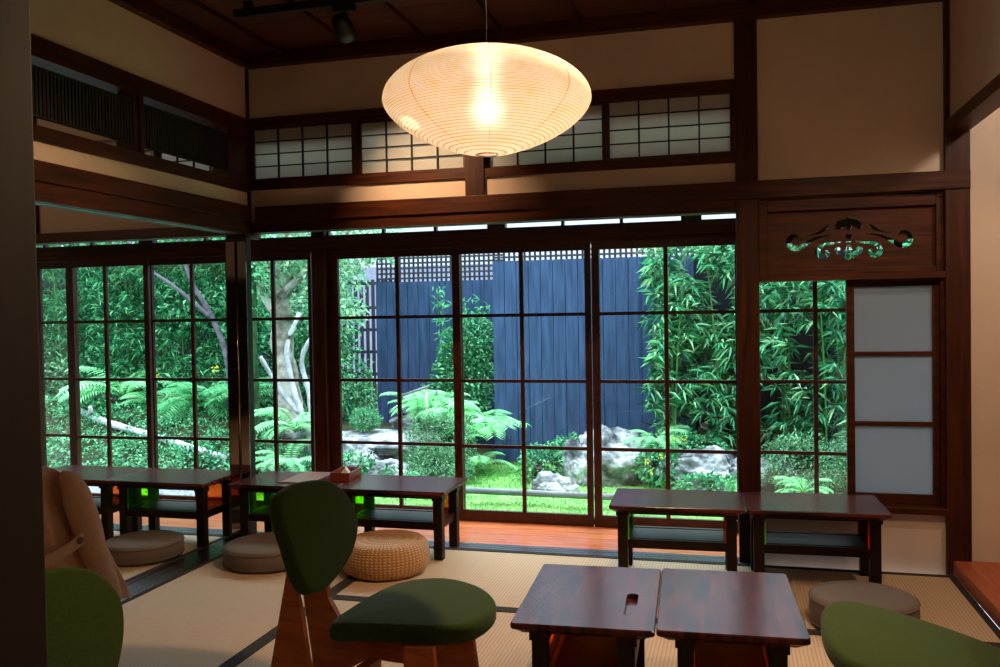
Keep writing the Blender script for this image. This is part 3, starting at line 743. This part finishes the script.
# paper lantern --------------------------------------------------------
def lantern_mat():
    m, nt, b = newmat('lantern_paper')
    tc = nt.nodes.new('ShaderNodeTexCoord'); sp = nt.nodes.new('ShaderNodeSeparateXYZ'); nt.links.new(tc.outputs['UV'], sp.inputs[0])
    def math_(op, a, v=None):
        n = nt.nodes.new('ShaderNodeMath'); n.operation = op; nt.links.new(a, n.inputs[0])
        if v is not None: n.inputs[1].default_value = v
        return n.outputs[0]
    # spiral rib: v*N + u
    s1 = nt.nodes.new('ShaderNodeMath'); s1.operation = 'MULTIPLY_ADD'; nt.links.new(sp.outputs[1], s1.inputs[0]); s1.inputs[1].default_value = 50; nt.links.new(sp.outputs[0], s1.inputs[2])
    fr = math_('FRACT', s1.outputs[0])
    rib = ramp(nt, fr, [(0, (.48, .28, .13, 1)), (.12, (.52, .32, .16, 1)), (.30, (1, 1, 1, 1))])
    seam = math_('FRACT', math_('ADD', math_('MULTIPLY', sp.outputs[0], 8), .62))
    sm_ = ramp(nt, seam, [(0, (.72, .5, .32, 1)), (.014, (.72, .5, .32, 1)), (.03, (1, 1, 1, 1))])
    nz = noise_tex(nt, coords(nt, (1, 1, 3)), 14, 4)
    fb = ramp(nt, nz, [(.3, (.88, .8, .68, 1)), (.6, (1, 1, 1, 1))])
    def mul(a, c):
        x = nt.nodes.new('ShaderNodeMixRGB'); x.blend_type = 'MULTIPLY'; x.inputs[0].default_value = 1; nt.links.new(a, x.inputs[1]); nt.links.new(c, x.inputs[2]); return x.outputs[0]
    cc = mul(mul(rib, sm_), fb)
    base = nt.nodes.new('ShaderNodeRGB'); base.outputs[0].default_value = (1.0, .72, .42, 1)
    col = mul(base.outputs[0], cc)
    nt.links.new(cc, b.inputs['Base Color']); b.inputs['Roughness'].default_value = .8
    nt.links.new(col, b.inputs['Emission Color']); b.inputs['Emission Strength'].default_value = .60
    t = nt.nodes.new('ShaderNodeBsdfTranslucent'); nt.links.new(cc, t.inputs['Color'])
    mx = nt.nodes.new('ShaderNodeMixShader'); mx.inputs[0].default_value = .5
    nt.links.new(b.outputs[0], mx.inputs[1]); nt.links.new(t.outputs[0], mx.inputs[2])
    tp = nt.nodes.new('ShaderNodeBsdfRefraction'); tp.inputs['IOR'].default_value = 1.3; tp.inputs['Roughness'].default_value = .55
    mx2 = nt.nodes.new('ShaderNodeMixShader'); mx2.inputs[0].default_value = .13
    nt.links.new(mx.outputs[0], mx2.inputs[1]); nt.links.new(tp.outputs[0], mx2.inputs[2])
    nt.links.new(mx2.outputs[0], nt.nodes['Material Output'].inputs['Surface'])
    return m
LC = Vector((-.719, 2.6, 1.900))
LT = thing('paper_lantern', 'large white paper lantern of oval shape glowing under the ceiling', 'lamp', LC)
pr = []
R_ = .320
for k in range(61):
    z = -.162 + .313 * k / 60      # -.178 .. .158
    if z > 0: r = R_ * max(0, 1 - (z / .1515) ** 2) ** .54
    else: r = .03 + (R_ - .03) * max(0, 1 - (abs(z) / .164) ** 1.7) ** .72
    pr.append((max(r, .03), z))
pr = [(0, -.162)] + pr
obj('paper_shade', lathe(pr, 96, uv=True), lantern_mat(), LT, True)
rg = bmesh.new(); tube(rg, [(.031 * math.cos(a * PI / 12), .031 * math.sin(a * PI / 12), -.163) for a in range(25)], .003, 6)
obj('bottom_ring', rg, PAPERW, LT, True)
em = plain('bulb_glow', (255, 230, 190)); em.node_tree.nodes['Principled BSDF'].inputs['Emission Color'].default_value = (1, .8, .55, 1); em.node_tree.nodes['Principled BSDF'].inputs['Emission Strength'].default_value = 14
bb = lathe([(0, -.015), (.018, -.012), (.032, .002), (.036, .02), (.03, .04), (.016, .06), (.013, .08), (0, .08)], 24)
obj('bulb', bb, em, LT, True)
cd = bmesh.new(); tube(cd, [(0, 0, .06), (0, 0, .81)], .0028, 6); tube(cd, [(0, 0, .795), (0, 0, .81)], .03, 16)
obj('cord', cd, BLACKM, LT)

# track and spot lamps ------------------------------------------------
def light(kind, name, loc, energy, color, target=None, **kw):
    d = bpy.data.lights.new(name, kind); d.energy = energy; d.color = color
    for k, v in kw.items(): setattr(d, k, v)
    o = bpy.data.objects.new(name, d); COL.objects.link(o); o.location = loc
    if target: o.rotation_euler = (Vector(target) - Vector(loc)).to_track_quat('-Z', 'Y').to_euler()
    return o
WARM = (1, .62, .35)
trk = obj('lighting_track', boxes((-2.25, -.80, 3.685, 3.72, 2.665, 2.70), (-2.2, -2.16, 3.69, 3.715, 2.70, 2.735), (-1.2, -1.16, 3.69, 3.715, 2.70, 2.735)), BLACKM)
tag(trk, 'black lighting track under the dark ceiling at the upper left', 'lighting track')
def spot_lamp(label, head, target, stem_z, energy, size, blend=.4, soft=.03, col=WARM):
    r = thing('spot_lamp', label, 'lamp', head, 0, 'black spot lamps')
    h = Vector(head); d = (Vector(target) - h).normalized(); q = d.to_track_quat('-Z', 'Y')
    b = lathe([(0, .07), (.028, .07), (.040, .055), (.044, .0), (.044, -.045), (.040, -.045), (.036, -.01), (0, 0)], 28)
    o = obj('lamp_head', b, BLACKM, r, True); o.rotation_mode = 'QUATERNION'; o.rotation_quaternion = q
    b = bmesh.new(); tube(b, [(0, 0, .02), (0, 0, stem_z - head[2] - .03)], .008, 8); box(b, -.05, .05, -.014, .014, stem_z - head[2] - .03, stem_z - head[2])
    obj('lamp_stem', b, BLACKM, r)
    l = light('SPOT', 'spot_light', h + d * .05, energy, col, h + d * 2, spot_size=size, spot_blend=blend, shadow_soft_size=soft)
    return r
spot_lamp('black spot lamp hanging from the lighting track at the upper left', (-1.69, 3.70, 2.555), (-1.55, 4.45, 1.85), 2.665, 90, 1.15, 1)
spot_lamp('small black spot lamp at the ceiling above the thick post', (-.25, 2.95, 2.62), (-1.7, 2.3, 0), 2.735, 140, 1.9, .35, .012)
spot_lamp('small black spot lamp on the right ceiling near the alcove', (.55, 2.3, 2.62), (.75, 3.9, .1), 2.735, 80, 1.5, .5)
spot_lamp('small black spot lamp in front of the paper lantern', (-.15, 2.05, 2.6), (-1.25, 1.42, .62), 2.735, 85, .5, .6)
# alcove lamp and warm fill lights added behind the camera
light('SUN', 'sun', (0, 20, 20), 2.2, (.95, 1, .97), (-.6, 8.6, 0), angle=.7)
light('POINT', 'alcove_light', (1.65, 3.3, 2.5), 46, (1, .84, .70), shadow_soft_size=.1)
light('POINT', 'beam_light', (.90, 3.0, 2.22), 3, (1, .74, .45), shadow_soft_size=.02)
light('POINT', 'rear_fill', (.9, -1.4, 2.4), 18, (1, .80, .63), shadow_soft_size=.15)  # unseen fill pair added to brighten the room
light('POINT', 'rear_fill_left', (-1.6, .3, 2.4), 7, (1, .80, .63), shadow_soft_size=.15)
light('POINT', 'left_room_light', (-5.1, 2.2, 2.45), 22, (1, .7, .42), shadow_soft_size=.12)

# ================================================================== GARDEN
x0, x1, y0, y1 = -12, 5, 5.1, 13
nx, ny = 170, 100
V = []; F = []
for j in range(ny + 1):
    for i in range(nx + 1):
        x = x0 + (x1 - x0) * i / nx; y = y0 + (y1 - y0) * j / ny
        V.append((x, y, ground(x, y)))
for j in range(ny):
    for i in range(nx):
        a = j * (nx + 1) + i; F.append((a, a + 1, a + nx + 2, a + nx + 1))
gm = fastmesh('ground', V, F)
gr = struct(obj('ground', gm, [MOSS, DIRT, GRAVEL], None, True))
mi = []
for p in gm.polygons:
    c = p.center; k = 0
    wob = .25 * noise.noise(Vector((c.x * 2, c.y * 2, 5)))
    if c.y > 9.0 + wob or c.x < -3.2 + wob and c.y > 7.6 + wob or (c.x > -.55 + wob and c.y > 7.7): k = 1
    if c.x < -3.6 + wob and c.y < 7.6 + wob: k = 2
    if c.y < 5.7: k = 2
    mi.append(k)
gm.polygons.foreach_set('material_index', mi)
# moss tufts
n = 26000; X = npr.uniform(-3.4, .3, n); Y = npr.uniform(5.9, 9.1, n); Z = np.array([ground(a, b) for a, b in zip(X, Y)])
k = ~((X > -.55) & (Y > 7.7)); X, Y, Z = X[k], Y[k], Z[k]; n = len(X)
LV = Leaves(); LV.add(np.stack([X, Y, Z - .003], 1), np.stack([npr.normal(0, .6, n), npr.normal(0, .6, n), np.ones(n)], 1), rvec(n), npr.uniform(.012, .03, n), .007)
tag(obj('moss_tufts', LV.mesh('moss_tufts'), leafmat('moss_leaf', [(92, 154, 84), (136, 200, 112), (172, 222, 140)], .3)), 'bright green moss covering the open ground behind the glass doors', 'moss', None, 'stuff')

# fences
FENCED = fence_mat('old_fence_board', (14, 26, 24), (30, 46, 42))
def board_fence(label, x0, x1, y, z0, z1, bw=.135, lz=None, FENCE=FENCE):
    f = thing('board_fence', label, 'fence', (x0, y, 0))
    bm = bmesh.new(); x = 0
    while x < x1 - x0 - .01:
        w_ = min(bw, x1 - x0 - x); box(bm, x + .003, x + w_ - .003, rnd.uniform(-.004, .004), .022, z0, z1, 0); x += bw
    box(bm, 0, x1 - x0, .0225, .026, z0, z1 - .01)
    obj('boards', bm, FENCE, f)
    for zz in (z1 - .3, .1): obj('rail', boxes((0, x1 - x0, .026, .07, zz, zz + .1)), FENCE, f)
    if lz:
        bs = []; n = int((x1 - x0) / .058)
        for i in range(n): bs.append((i * .058, i * .058 + .024, .03, .04, z1 - .05, lz))
        z = z1 + .03
        while z < lz: bs.append((0, x1 - x0, .02, .03, z, z + .022)); z += .06
        bs.append((0, x1 - x0, .015, .05, lz, lz + .04))
        obj('lattice_top', boxes(*bs), LATT, f)
    return f
board_fence('plank fence behind the bamboo on the right side of the garden, coloured dark as if shaded', -.39, 4.4, 9.276, -.5, 1.832, lz=2.12, FENCE=fence_mat('shaded_fence_board', (12, 18, 30), (28, 40, 60)))  # separate stretch of fence, the shade behind the bamboo put into its board colour
board_fence('tall dark blue plank fence in the middle of the garden, lattice above it', -2.53, -.37, 9.25, -.5, 1.832, lz=2.12)
board_fence('dark plank fence left of the taller one, seen behind the slender green saplings', -4.12, -2.535, 9.75, -.5, 1.655, lz=2.17)
# picket lattice, left of the boards
pk = thing('picket_fence', 'open dark picket fence behind the pale branching tree', 'fence', (-8.2, 11.0, 0))
bs = [(i * .085, i * .085 + .045, 0, .02, -.4, 1.75) for i in range(46)] + [(0, 3.9, .02, .045, z, z + .04) for z in (.45, .75, 1.05, 1.35, 1.68)]
obj('pickets', boxes(*bs), LATT, pk)
board_fence('dark plank fence at the back of the left garden behind the bamboo', -13, -5.6, 11.6, -.4, 2.2, FENCE=FENCED)
# neighbouring house wall and roof, glimpsed beyond the fences
nh = thing('neighbour_house', 'pale neighbouring house behind the garden fence with a grey roof', 'house', (-7.5, 14, 0))
obj('wall', boxes((-3.5, 5.2, 0, .2, -.4, 2.1)), mottled('pale_siding', (140, 144, 172), (160, 164, 190), 2, .8, .1), nh)
rf = bmesh.new(); prism(rf, [(-.5, 2.05), (2.6, 3.1), (2.6, 3.2), (-.55, 2.13)], 'x', -3.8, -.6)
obj('roof', rf, plain('roof_tile', (92, 104, 128), .6), nh)

# rocks
def rock(name, label, x, y, z, rx, ry, rz, seed, rot=0, rough=.35, flat=0):
    bm = bmesh.new(); bmesh.ops.create_icosphere(bm, subdivisions=6, radius=1)
    for v in bm.verts:
        p = v.co.copy(); s = Vector((seed * 3.1, seed * 1.7, seed))
        cell = noise.voronoi(p * 1.1 + s)[0]
        d = 1 + rough * noise.noise(p * 1.2 + s) + rough * .5 * (cell[1] - cell[0]) + rough * .25 * noise.noise(p * 4 + s) + rough * .16 * noise.noise(p * 9 + s) + rough * .1 * noise.noise(p * 22 + s)
        d -= rough * .55 * max(0, .18 - (cell[1] - cell[0])) * 2
        d += rough * .12 * math.sin(p.z * 9 + 3 * noise.noise(p * 2 + s))
        q = p * d
        if flat and q.z > flat: q.z = flat + (q.z - flat) * .25
        v.co = Vector((q.x * rx, q.y * ry, q.z * rz))
    o = obj(name, bm, ROCK, None, True); o.location = (x, y, z); o.rotation_euler.z = rot
    return tag(o, label, 'rock', 'garden rocks')
rock('garden_rock', 'big grey boulder at the foot of the tall fence, middle of the garden', -1.13, 8.35, -.22, .42, .3, .36, 1, .2)
rock('garden_rock', 'small pale rock on the moss beside the big boulder', -1.55, 7.72, -.36, .19, .14, .15, 2)
rock('garden_rock', 'upright grey stone against the left side of the big boulder', -1.42, 8.15, -.24, .15, .13, .26, 3)
rock('garden_rock', 'low pointed grey rock under the bamboo left of the thick post', -.28, 8.15, -.26, .38, .22, .24, 4, -.3, .45)
rock('garden_rock', 'small rounded rock right of the pointed one under the bamboo', .12, 8.05, -.2, .18, .14, .15, 5)
rock('garden_rock', 'wide flat topped boulder below the clipped round bush', -3.65, 8.6, -.12, .66, .35, .24, 6, .15, .3, .5)
rock('garden_rock', 'long low boulder lying in front of the flat topped boulder', -3.95, 8.2, -.25, .5, .26, .24, 7, .1)
rock('garden_rock', 'small pale stone near the left shrub by the napkin tray', -3.16, 7.85, -.32, .25, .18, .17, 8, .3)
rock('garden_rock', 'upright grey boulder beside the pale tree trunk', -4.12, 8.0, -.12, .2, .2, .3, 9, .4)
rock('garden_rock', 'flat boulder stacked behind the clipped bush', -3.2, 8.95, .1, .35, .25, .14, 10, .2)

LG = leafmat('bamboo_leaf', [(10, 56, 40), (28, 104, 76), (60, 160, 116), (110, 206, 156), (196, 240, 190)], .22)
LG2 = leafmat('bamboo_leaf_left', [(10, 66, 44), (34, 120, 80), (76, 178, 120), (150, 226, 166)], .22)
LT_ = leafmat('tree_leaf', [(80, 150, 120), (124, 192, 156), (168, 224, 190), (206, 232, 180)], .4)
LS = leafmat('shrub_leaf', [(22, 84, 54), (66, 156, 106), (136, 216, 164)], .2)
LS2 = leafmat('fine_shrub_leaf', [(34, 84, 60), (86, 148, 108), (146, 202, 156)], .2)
LF = leafmat('fern_leaf', [(120, 214, 150), (160, 236, 176), (190, 246, 200)], .45)
LF2 = leafmat('dark_fern_leaf', [(70, 160, 112), (104, 200, 140), (140, 222, 166)], .4)
YEL = leafmat('yellow_petal', [(230, 220, 60), (250, 240, 90)], .3)

# bamboo, right
bamboo('bamboo_clump', 'dense bamboo in front of the fence, left of the thick post', -.78, .32, 8.35, 9.1, .02, 1.98, 1150, .165, LG, 'bamboo in the garden')
bamboo('bamboo_clump', 'dense bamboo seen through the window right of the thick post', .35, 1.35, 8.2, 9.1, -.05, 2.1, 850, .175, LG, 'bamboo in the garden')
bamboo('bamboo_clump', 'bamboo at the far right end of the garden', 1.38, 2.6, 8.2, 9.1, -.05, 2.1, 700, .18, LG, 'bamboo in the garden')
# bamboo, left garden
bamboo('bamboo_clump', 'feathery bamboo in the leftmost garden doors', -9.6, -7.7, 9.3, 10.3, .4, 2.7, 2600, .12, LG2, 'bamboo in the garden', 12)
bamboo('bamboo_clump', 'feathery bamboo behind the forked grey tree', -7.7, -5.9, 9.2, 10.2, .4, 2.6, 2600, .12, LG2, 'bamboo in the garden', 12)
# saplings in front of the left fence
for (x, y, zt, lb) in ((-3.2, 9.5, 1.55, 'slender sapling with narrow leaves before the left plank fence, the taller one'), (-2.86, 9.52, 1.45, 'bushy sapling with pink tinged tips beside the corner of the taller fence')):
    r = thing('sapling', lb, 'sapling', (x, y, ground(x, y)))
    g = ground(x, y); bm = bmesh.new(); LV = Leaves()
    for k in range(7):
        a = rnd.uniform(0, 2 * PI); t = rnd.uniform(.6, 1); tip = Vector((.22 * math.cos(a) * t, .12 * math.sin(a) * t, (zt - g) * rnd.uniform(.65, 1)))
        pts = spline([(0, 0, -.02), tip * .5 + Vector((.02, 0, 0)), tip], 5); tube(bm, pts, [.006 - .0004 * i for i in range(len(pts))], 5)
        for p in pts[3:]:
            m = 7; P = np.array([tuple(p)] * m) + npr.normal(0, .02, (m, 3)); D = rvec(m) + np.array([0, 0, .3]); LV.add(P, D, np.tile([0, 0, 1.], (m, 1)), .085, .018)
    obj('stems', bm, CULM, r); obj('foliage', LV.mesh('foliage'), LF2, r)
# trees
def tree(name, label, trunks, mat, blobs, n, L, lm, seg=12, wid=.5):
    x, y, z = trunks[0][0][0]; root = thing(name, label, 'tree', (x, y, z))
    for pts, rad in trunks:
        bm = bmesh.new(); P = spline([(a - x, b - y, c - z) for a, b, c in pts], 6); N_ = len(P)
        tube(bm, P, [rad[0] + (rad[1] - rad[0]) * i / (N_ - 1) + .08 * rad[0] * math.sin(i * 1.9) for i in range(N_)], seg)
        obj('trunk' if pts is trunks[0][0] else 'branch', bm, mat, root, True)
    if blobs: obj('foliage', crown_mesh([(b[0] - x, b[1] - y, b[2] - z) + b[3:] for b in blobs], n, L, wid, depth=.7), lm, root)
    return root
tree('garden_tree', 'pale mottled tree with a thick trunk, left of the veranda post', [
    ([(-4.72, 8.75, -.1), (-4.80, 8.8, .5), (-4.86, 8.8, 1.1), (-4.80, 8.8, 1.8), (-4.75, 8.8, 2.8)], (.15, .09)),
    ([(-4.82, 8.7, 1.2), (-5.0, 8.6, 1.6), (-5.15, 8.6, 2.1)], (.05, .03)),
    ([(-4.8, 8.7, 1.5), (-4.3, 8.7, 1.9), (-3.9, 8.8, 2.3)], (.05, .02))], BARK,
    [(-4.35, 8.9, 1.75, .5, .35, .38), (-4.1, 9.0, 2.2, .65, .4, .4), (-4.75, 8.6, 2.2, .6, .4, .45), (-4.15, 8.8, 1.3, .3, .25, .2), (-5.0, 8.7, 1.75, .35, .3, .25)], 5200, .075, LT_)
tree('garden_tree', 'white barked tree with two crooked stems before the thick trunk', [
    ([(-4.28, 8.3, -.2), (-4.36, 8.3, .2), (-4.47, 8.3, .55), (-4.52, 8.3, .95), (-4.42, 8.4, 1.3)], (.042, .022)),
    ([(-4.25, 8.3, .1), (-4.30, 8.35, .45), (-4.38, 8.35, .8), (-4.22, 8.35, 1.1), (-4.0, 8.4, 1.35)], (.034, .018)),
    ([(-4.38, 8.3, .25), (-4.62, 8.3, .5), (-4.78, 8.2, .85)], (.04, .02))], BARKW, [(-4.3, 8.6, 1.35, .3, .2, .2)], 500, .07, LT_)
tree('garden_tree', 'dark mossy trunk right beside the mirrored pillar', [([(-4.78, 8.05, -.3), (-4.80, 8.05, 1), (-4.78, 8.05, 2.8)], (.075, .06))], MOSSBARK, [(-4.8, 8.05, 1.9, .22, .2, .6)], 900, .06, LG2)
tree('garden_tree', 'forked grey tree leaning through the left room view', [
    ([(-5.55, 8.8, -.1), (-5.60, 8.9, .7), (-5.85, 9, 1.25), (-6.15, 9, 1.75), (-6.35, 9, 2.5)], (.04, .022)),
    ([(-5.85, 9, 1.25), (-6.3, 8.95, 1.62), (-6.75, 8.9, 1.95), (-7.0, 8.9, 2.4)], (.026, .014))], GREYBARK,
    [(-5.9, 9.3, 2.3, .7, .4, .4), (-6.4, 9.5, 1.5, .6, .4, .4), (-5.5, 9.3, 1.25, .45, .3, .5)], 3600, .08, LG2)
# evergreen wall of leaves filling behind the pillar and left room
shrub('evergreen_bush', 'tall leafy evergreen bush behind the dark mossy trunk', [(-5.1, 9.9, 1.4, .6, .4, .75), (-5.3, 9.8, .6, .55, .4, .5)], 3800, .085, LG2)
shrub('evergreen_bush', 'large leafy bush low in the left room garden', [(-6.6, 9.6, .35, .8, .4, .4), (-5.8, 9.5, .3, .6, .4, .4), (-7.8, 9.6, .4, .9, .4, .5)], 5200, .085, LS)
shrub('evergreen_bush', 'broad leafy bush at the leftmost door pane', [(-8.9, 9.3, .5, .7, .4, .6)], 2200, .085, LS2)
shrub('evergreen_bush', 'tall layered green bush between the two plank fences', [(-2.93, 9.48, .55, .36, .17, .45), (-3.1, 9.42, .22, .4, .17, .32), (-2.82, 9.5, .98, .25, .15, .3)], 5200, .06, LS, wid=.5)
shrub('clipped_shrub', 'small clipped round bush on the flat boulder', [(-3.76, 8.55, .16, .17, .16, .12)], 2600, .022, LS, wid=.5)
shrub('clipped_shrub', 'rounded fine leaved bush behind the napkin table', [(-2.82, 8.25, -.02, .36, .3, .30), (-2.75, 8.0, -.2, .34, .28, .2)], 8500, .028, LS2)
shrub('evergreen_bush', 'dark low foliage at the foot of the open picket fence', [(-4.7, 10.0, .2, .5, .3, .3), (-4.35, 9.6, .45, .22, .2, .3), (-5.0, 10.2, .9, .4, .25, .3)], 3600, .06, LG2)
shrub('garden_shrub', 'leafy low bush beside the pale rock near the big boulder', [(-1.72, 8.15, -.22, .26, .2, .2), (-1.5, 8.3, -.12, .2, .18, .18)], 2300, .05, LS)
shrub('garden_shrub', 'low leafy plants at the foot of the left boulders', [(-3.62, 7.85, -.25, .3, .2, .16), (-4.2, 7.7, -.2, .28, .2, .16), (-3.05, 7.7, -.28, .2, .15, .1)], 2400, .05, LS)
shrub('garden_shrub', 'yellow flowering plant right of the big boulder', [(-.66, 8.1, -.16, .22, .18, .16), (-.4, 8.35, -.02, .35, .2, .12)], 1500, .06, LS)
shrub('garden_shrub', 'grey green small leaved bush at the foot of the window beside the thick post', [(.62, 7.9, -.1, .4, .28, .26), (1.15, 7.9, -.08, .42, .28, .28)], 9000, .026, LS2)
shrub('garden_shrub', 'dark small plants in front of the pointed rock', [(-.2, 7.75, -.28, .3, .15, .1)], 900, .045, LS)
shrub('garden_shrub', 'low creeping bush beneath the fallen log', [(-5.0, 8.1, -.1, .5, .3, .2), (-5.9, 8.3, -.05, .6, .3, .22), (-6.9, 8.6, -.02, .6, .3, .22), (-7.8, 8.8, 0, .6, .3, .22)], 9000, .04, LS)
shrub('ground_cover', 'low leafy ground cover under the ferns in the left room view', [(-5.2 - .75 * i, 7.55 + .16 * i + (.25 if i % 2 else 0), -.22 + .03 * i, .6, .45, .2) for i in range(7)], 12000, .045, LS, wid=.55)
def flowers(label, pts, s=.03):
    LV = Leaves(); r = thing('yellow_flowers', label, 'flowers', pts[0], 0, 'yellow flowers')
    o = Vector(pts[0])
    for p in pts:
        m = 10; P = np.array([tuple(Vector(p) - o)] * m) + npr.normal(0, s * .6, (m, 3)); LV.add(P, rvec(m), rvec(m), s, s * .7)
    obj('petals', LV.mesh('petals'), YEL, r)
    bm = bmesh.new()
    for p in pts:
        q = Vector(p) - o; tube(bm, [q, q + Vector((.01, 0, -.15)), q + Vector((.02, .02, min(-.2, ground(p[0], p[1]) - p[2] - .02)))], .003, 4)
    obj('stems', bm, CULM, r)
shrub('ground_cover', 'dark leafy undergrowth between the ferns and the fallen log', [(-5.0 - .6 * i, 8.75, .02 + .03 * i, .45, .3, .16) for i in range(6)], 7000, .05, LG2, wid=.5)
flowers('yellow flowers among the ferns in the left room view, upper ones', [(-6.35, 8.6, .62), (-5.58, 8.6, .70), (-5.28, 8.6, .50)], .035)
flowers('bright yellow flower just above the fallen log', [(-5.12, 8.2, .17), (-5.1, 8.2, .12), (-5.05, 8.3, .34)], .04)
flowers('tiny yellow flowers by the big boulder under the bamboo', [(-.75, 7.9, -.1), (-.7, 7.85, -.16), (-.62, 7.9, -.04), (-.5, 8.0, .1), (-.42, 8.1, .08)], .022)
# ferns
fern('fern', 'large bright fern left of the tall fence on the moss', -2.42, 8.5, -.02, 17, .62, LF)
fern('fern', 'bright fern with drooping fronds at the foot of the tall green bush', -2.45, 8.3, -.28, 11, .42, LF)
fern('fern', 'bright fern between the handrail and the tall green bush', -2.85, 8.6, .16, 15, .5, LF)
fern('fern', 'bright fern behind the fine leaved bush', -3.25, 8.75, .22, 15, .5, LF)
fern('fern', 'bright fern by the bamboo handrail', -3.05, 8.8, .25, 14, .5, LF)
fern('fern', 'pale fern growing beside the boulder left of the bamboo', -.72, 8.35, -.02, 14, .42, LF)
fern('fern', 'small fern under the small rock beside the thick post', .02, 7.85, -.3, 9, .3, LF)
fern('fern', 'flat fern at the bottom of the window right of the post', .55, 7.5, -.26, 10, .32, LF)
fern('fern', 'broad fern in front of the pale tree trunk', -4.15, 7.75, .12, 13, .5, LF)
fern('fern', 'broad fern right of the mirrored pillar', -4.02, 7.35, -.15, 11, .5, LF)
for i, (x, y, z, l, lb) in enumerate(((-7.1, 9, .3, .8, 'tall fern in the third left door pane'), (-6.5, 8.9, .15, .7, 'wide fern above the fallen log'), (-6.0, 8.9, .2, .7, 'fern behind the yellow flowers'), (-5.35, 8.8, .3, .65, 'dark fern between the mirrored pillar and the flowers'))):
    fern('fern', lb, x, y, z, 15, l, LF2 if i > 1 else LF)
# fallen log, pole rail, handrail, garden lamps
bm = bmesh.new(); P = spline([(-7.55, 8.75, .18), (-6.9, 8.45, .09), (-6.1, 8.15, 0), (-5.2, 7.8, -.1), (-4.9, 7.7, -.14)], 5); tube(bm, P, [.046 - .001 * i + .004 * math.sin(i * 2.2) for i in range(len(P))], 12)
tube(bm, [(-7.2, 8.58, .14), (-7.16, 8.5, .26)], [.03, .022], 8)
tag(obj('fallen_log', bm, BARKW, None, True), 'pale fallen log lying across the greenery in the left room view', 'log')
bm = bmesh.new(); tube(bm, [(-4.4, 7.15, -.245), (-2.2, 7.10, -.25), (-.9, 7.08, -.255), (1.2, 7.05, -.255)], [.026, .028, .028, .026], 12)
for x in (-4.1, -.55, .5): tube(bm, [(x, 7.1, -.45), (x, 7.1, -.25)], .03, 8)
tag(obj('pole_edging', bm, BAMP, None, True), 'grey horizontal pole edging the moss along the veranda', 'pole')
hr = thing('handrail', 'thin pale handrail slanting up beside the ferns', 'handrail', (-3.01, 8.4, 0))
bm = bmesh.new(); tube(bm, [(-.27, -.03, .43), (.03, 0, .53)], .014, 8); obj('rail', bm, BAMP, hr, True)
bm = bmesh.new(); tube(bm, [(-.005, 0, -.2), (-.005, 0, .51)], .012, 8); obj('post', bm, BARK, hr, True)
def glamp(label, x, y, z):
    r = thing('garden_lamp', label, 'lamp', (x, y, z), 0, 'black garden lamps')
    b = lathe([(0, -.05), (.035, -.05), (.038, -.03), (.038, .05), (.045, .05), (.045, .06), (.03, .06), (0, .05)], 20); o = obj('lamp_head', b, BLACKM, r, True); o.rotation_euler = (.5, .5, 0)
    b = bmesh.new(); tube(b, [(0, 0, -.03), (0, 0, ground(x, y) - z - .03)], .008, 8); obj('stake', b, BLACKM, r)
glamp('small black garden lamp beside the low bush on the moss', -1.78, 7.98, -.22)
glamp('small black garden lamp under the bamboo', -.27, 8.3, .14)

# ------------------------------------------------------------------ world and colour
w = bpy.data.worlds.new('overcast_sky'); SC.world = w; w.use_nodes = True
nt = w.node_tree; bg = nt.nodes['Background']
tc = nt.nodes.new('ShaderNodeTexCoord'); sp = nt.nodes.new('ShaderNodeSeparateXYZ'); nt.links.new(tc.outputs['Generated'], sp.inputs[0])
nt.links.new(ramp(nt, sp.outputs[2], [(0, (.18, .20, .24, 1)), (.36, (.26, .30, .38, 1)), (.62, (1.0, 1.14, 1.2, 1)), (1, (1.35, 1.5, 1.55, 1))]), bg.inputs['Color'])
bg.inputs['Strength'].default_value = 6.0
SC.view_settings.view_transform = 'Standard'; SC.view_settings.look = 'None'; SC.view_settings.gamma = 1; SC.view_settings.use_curve_mapping = False
SC.view_settings.exposure = 0
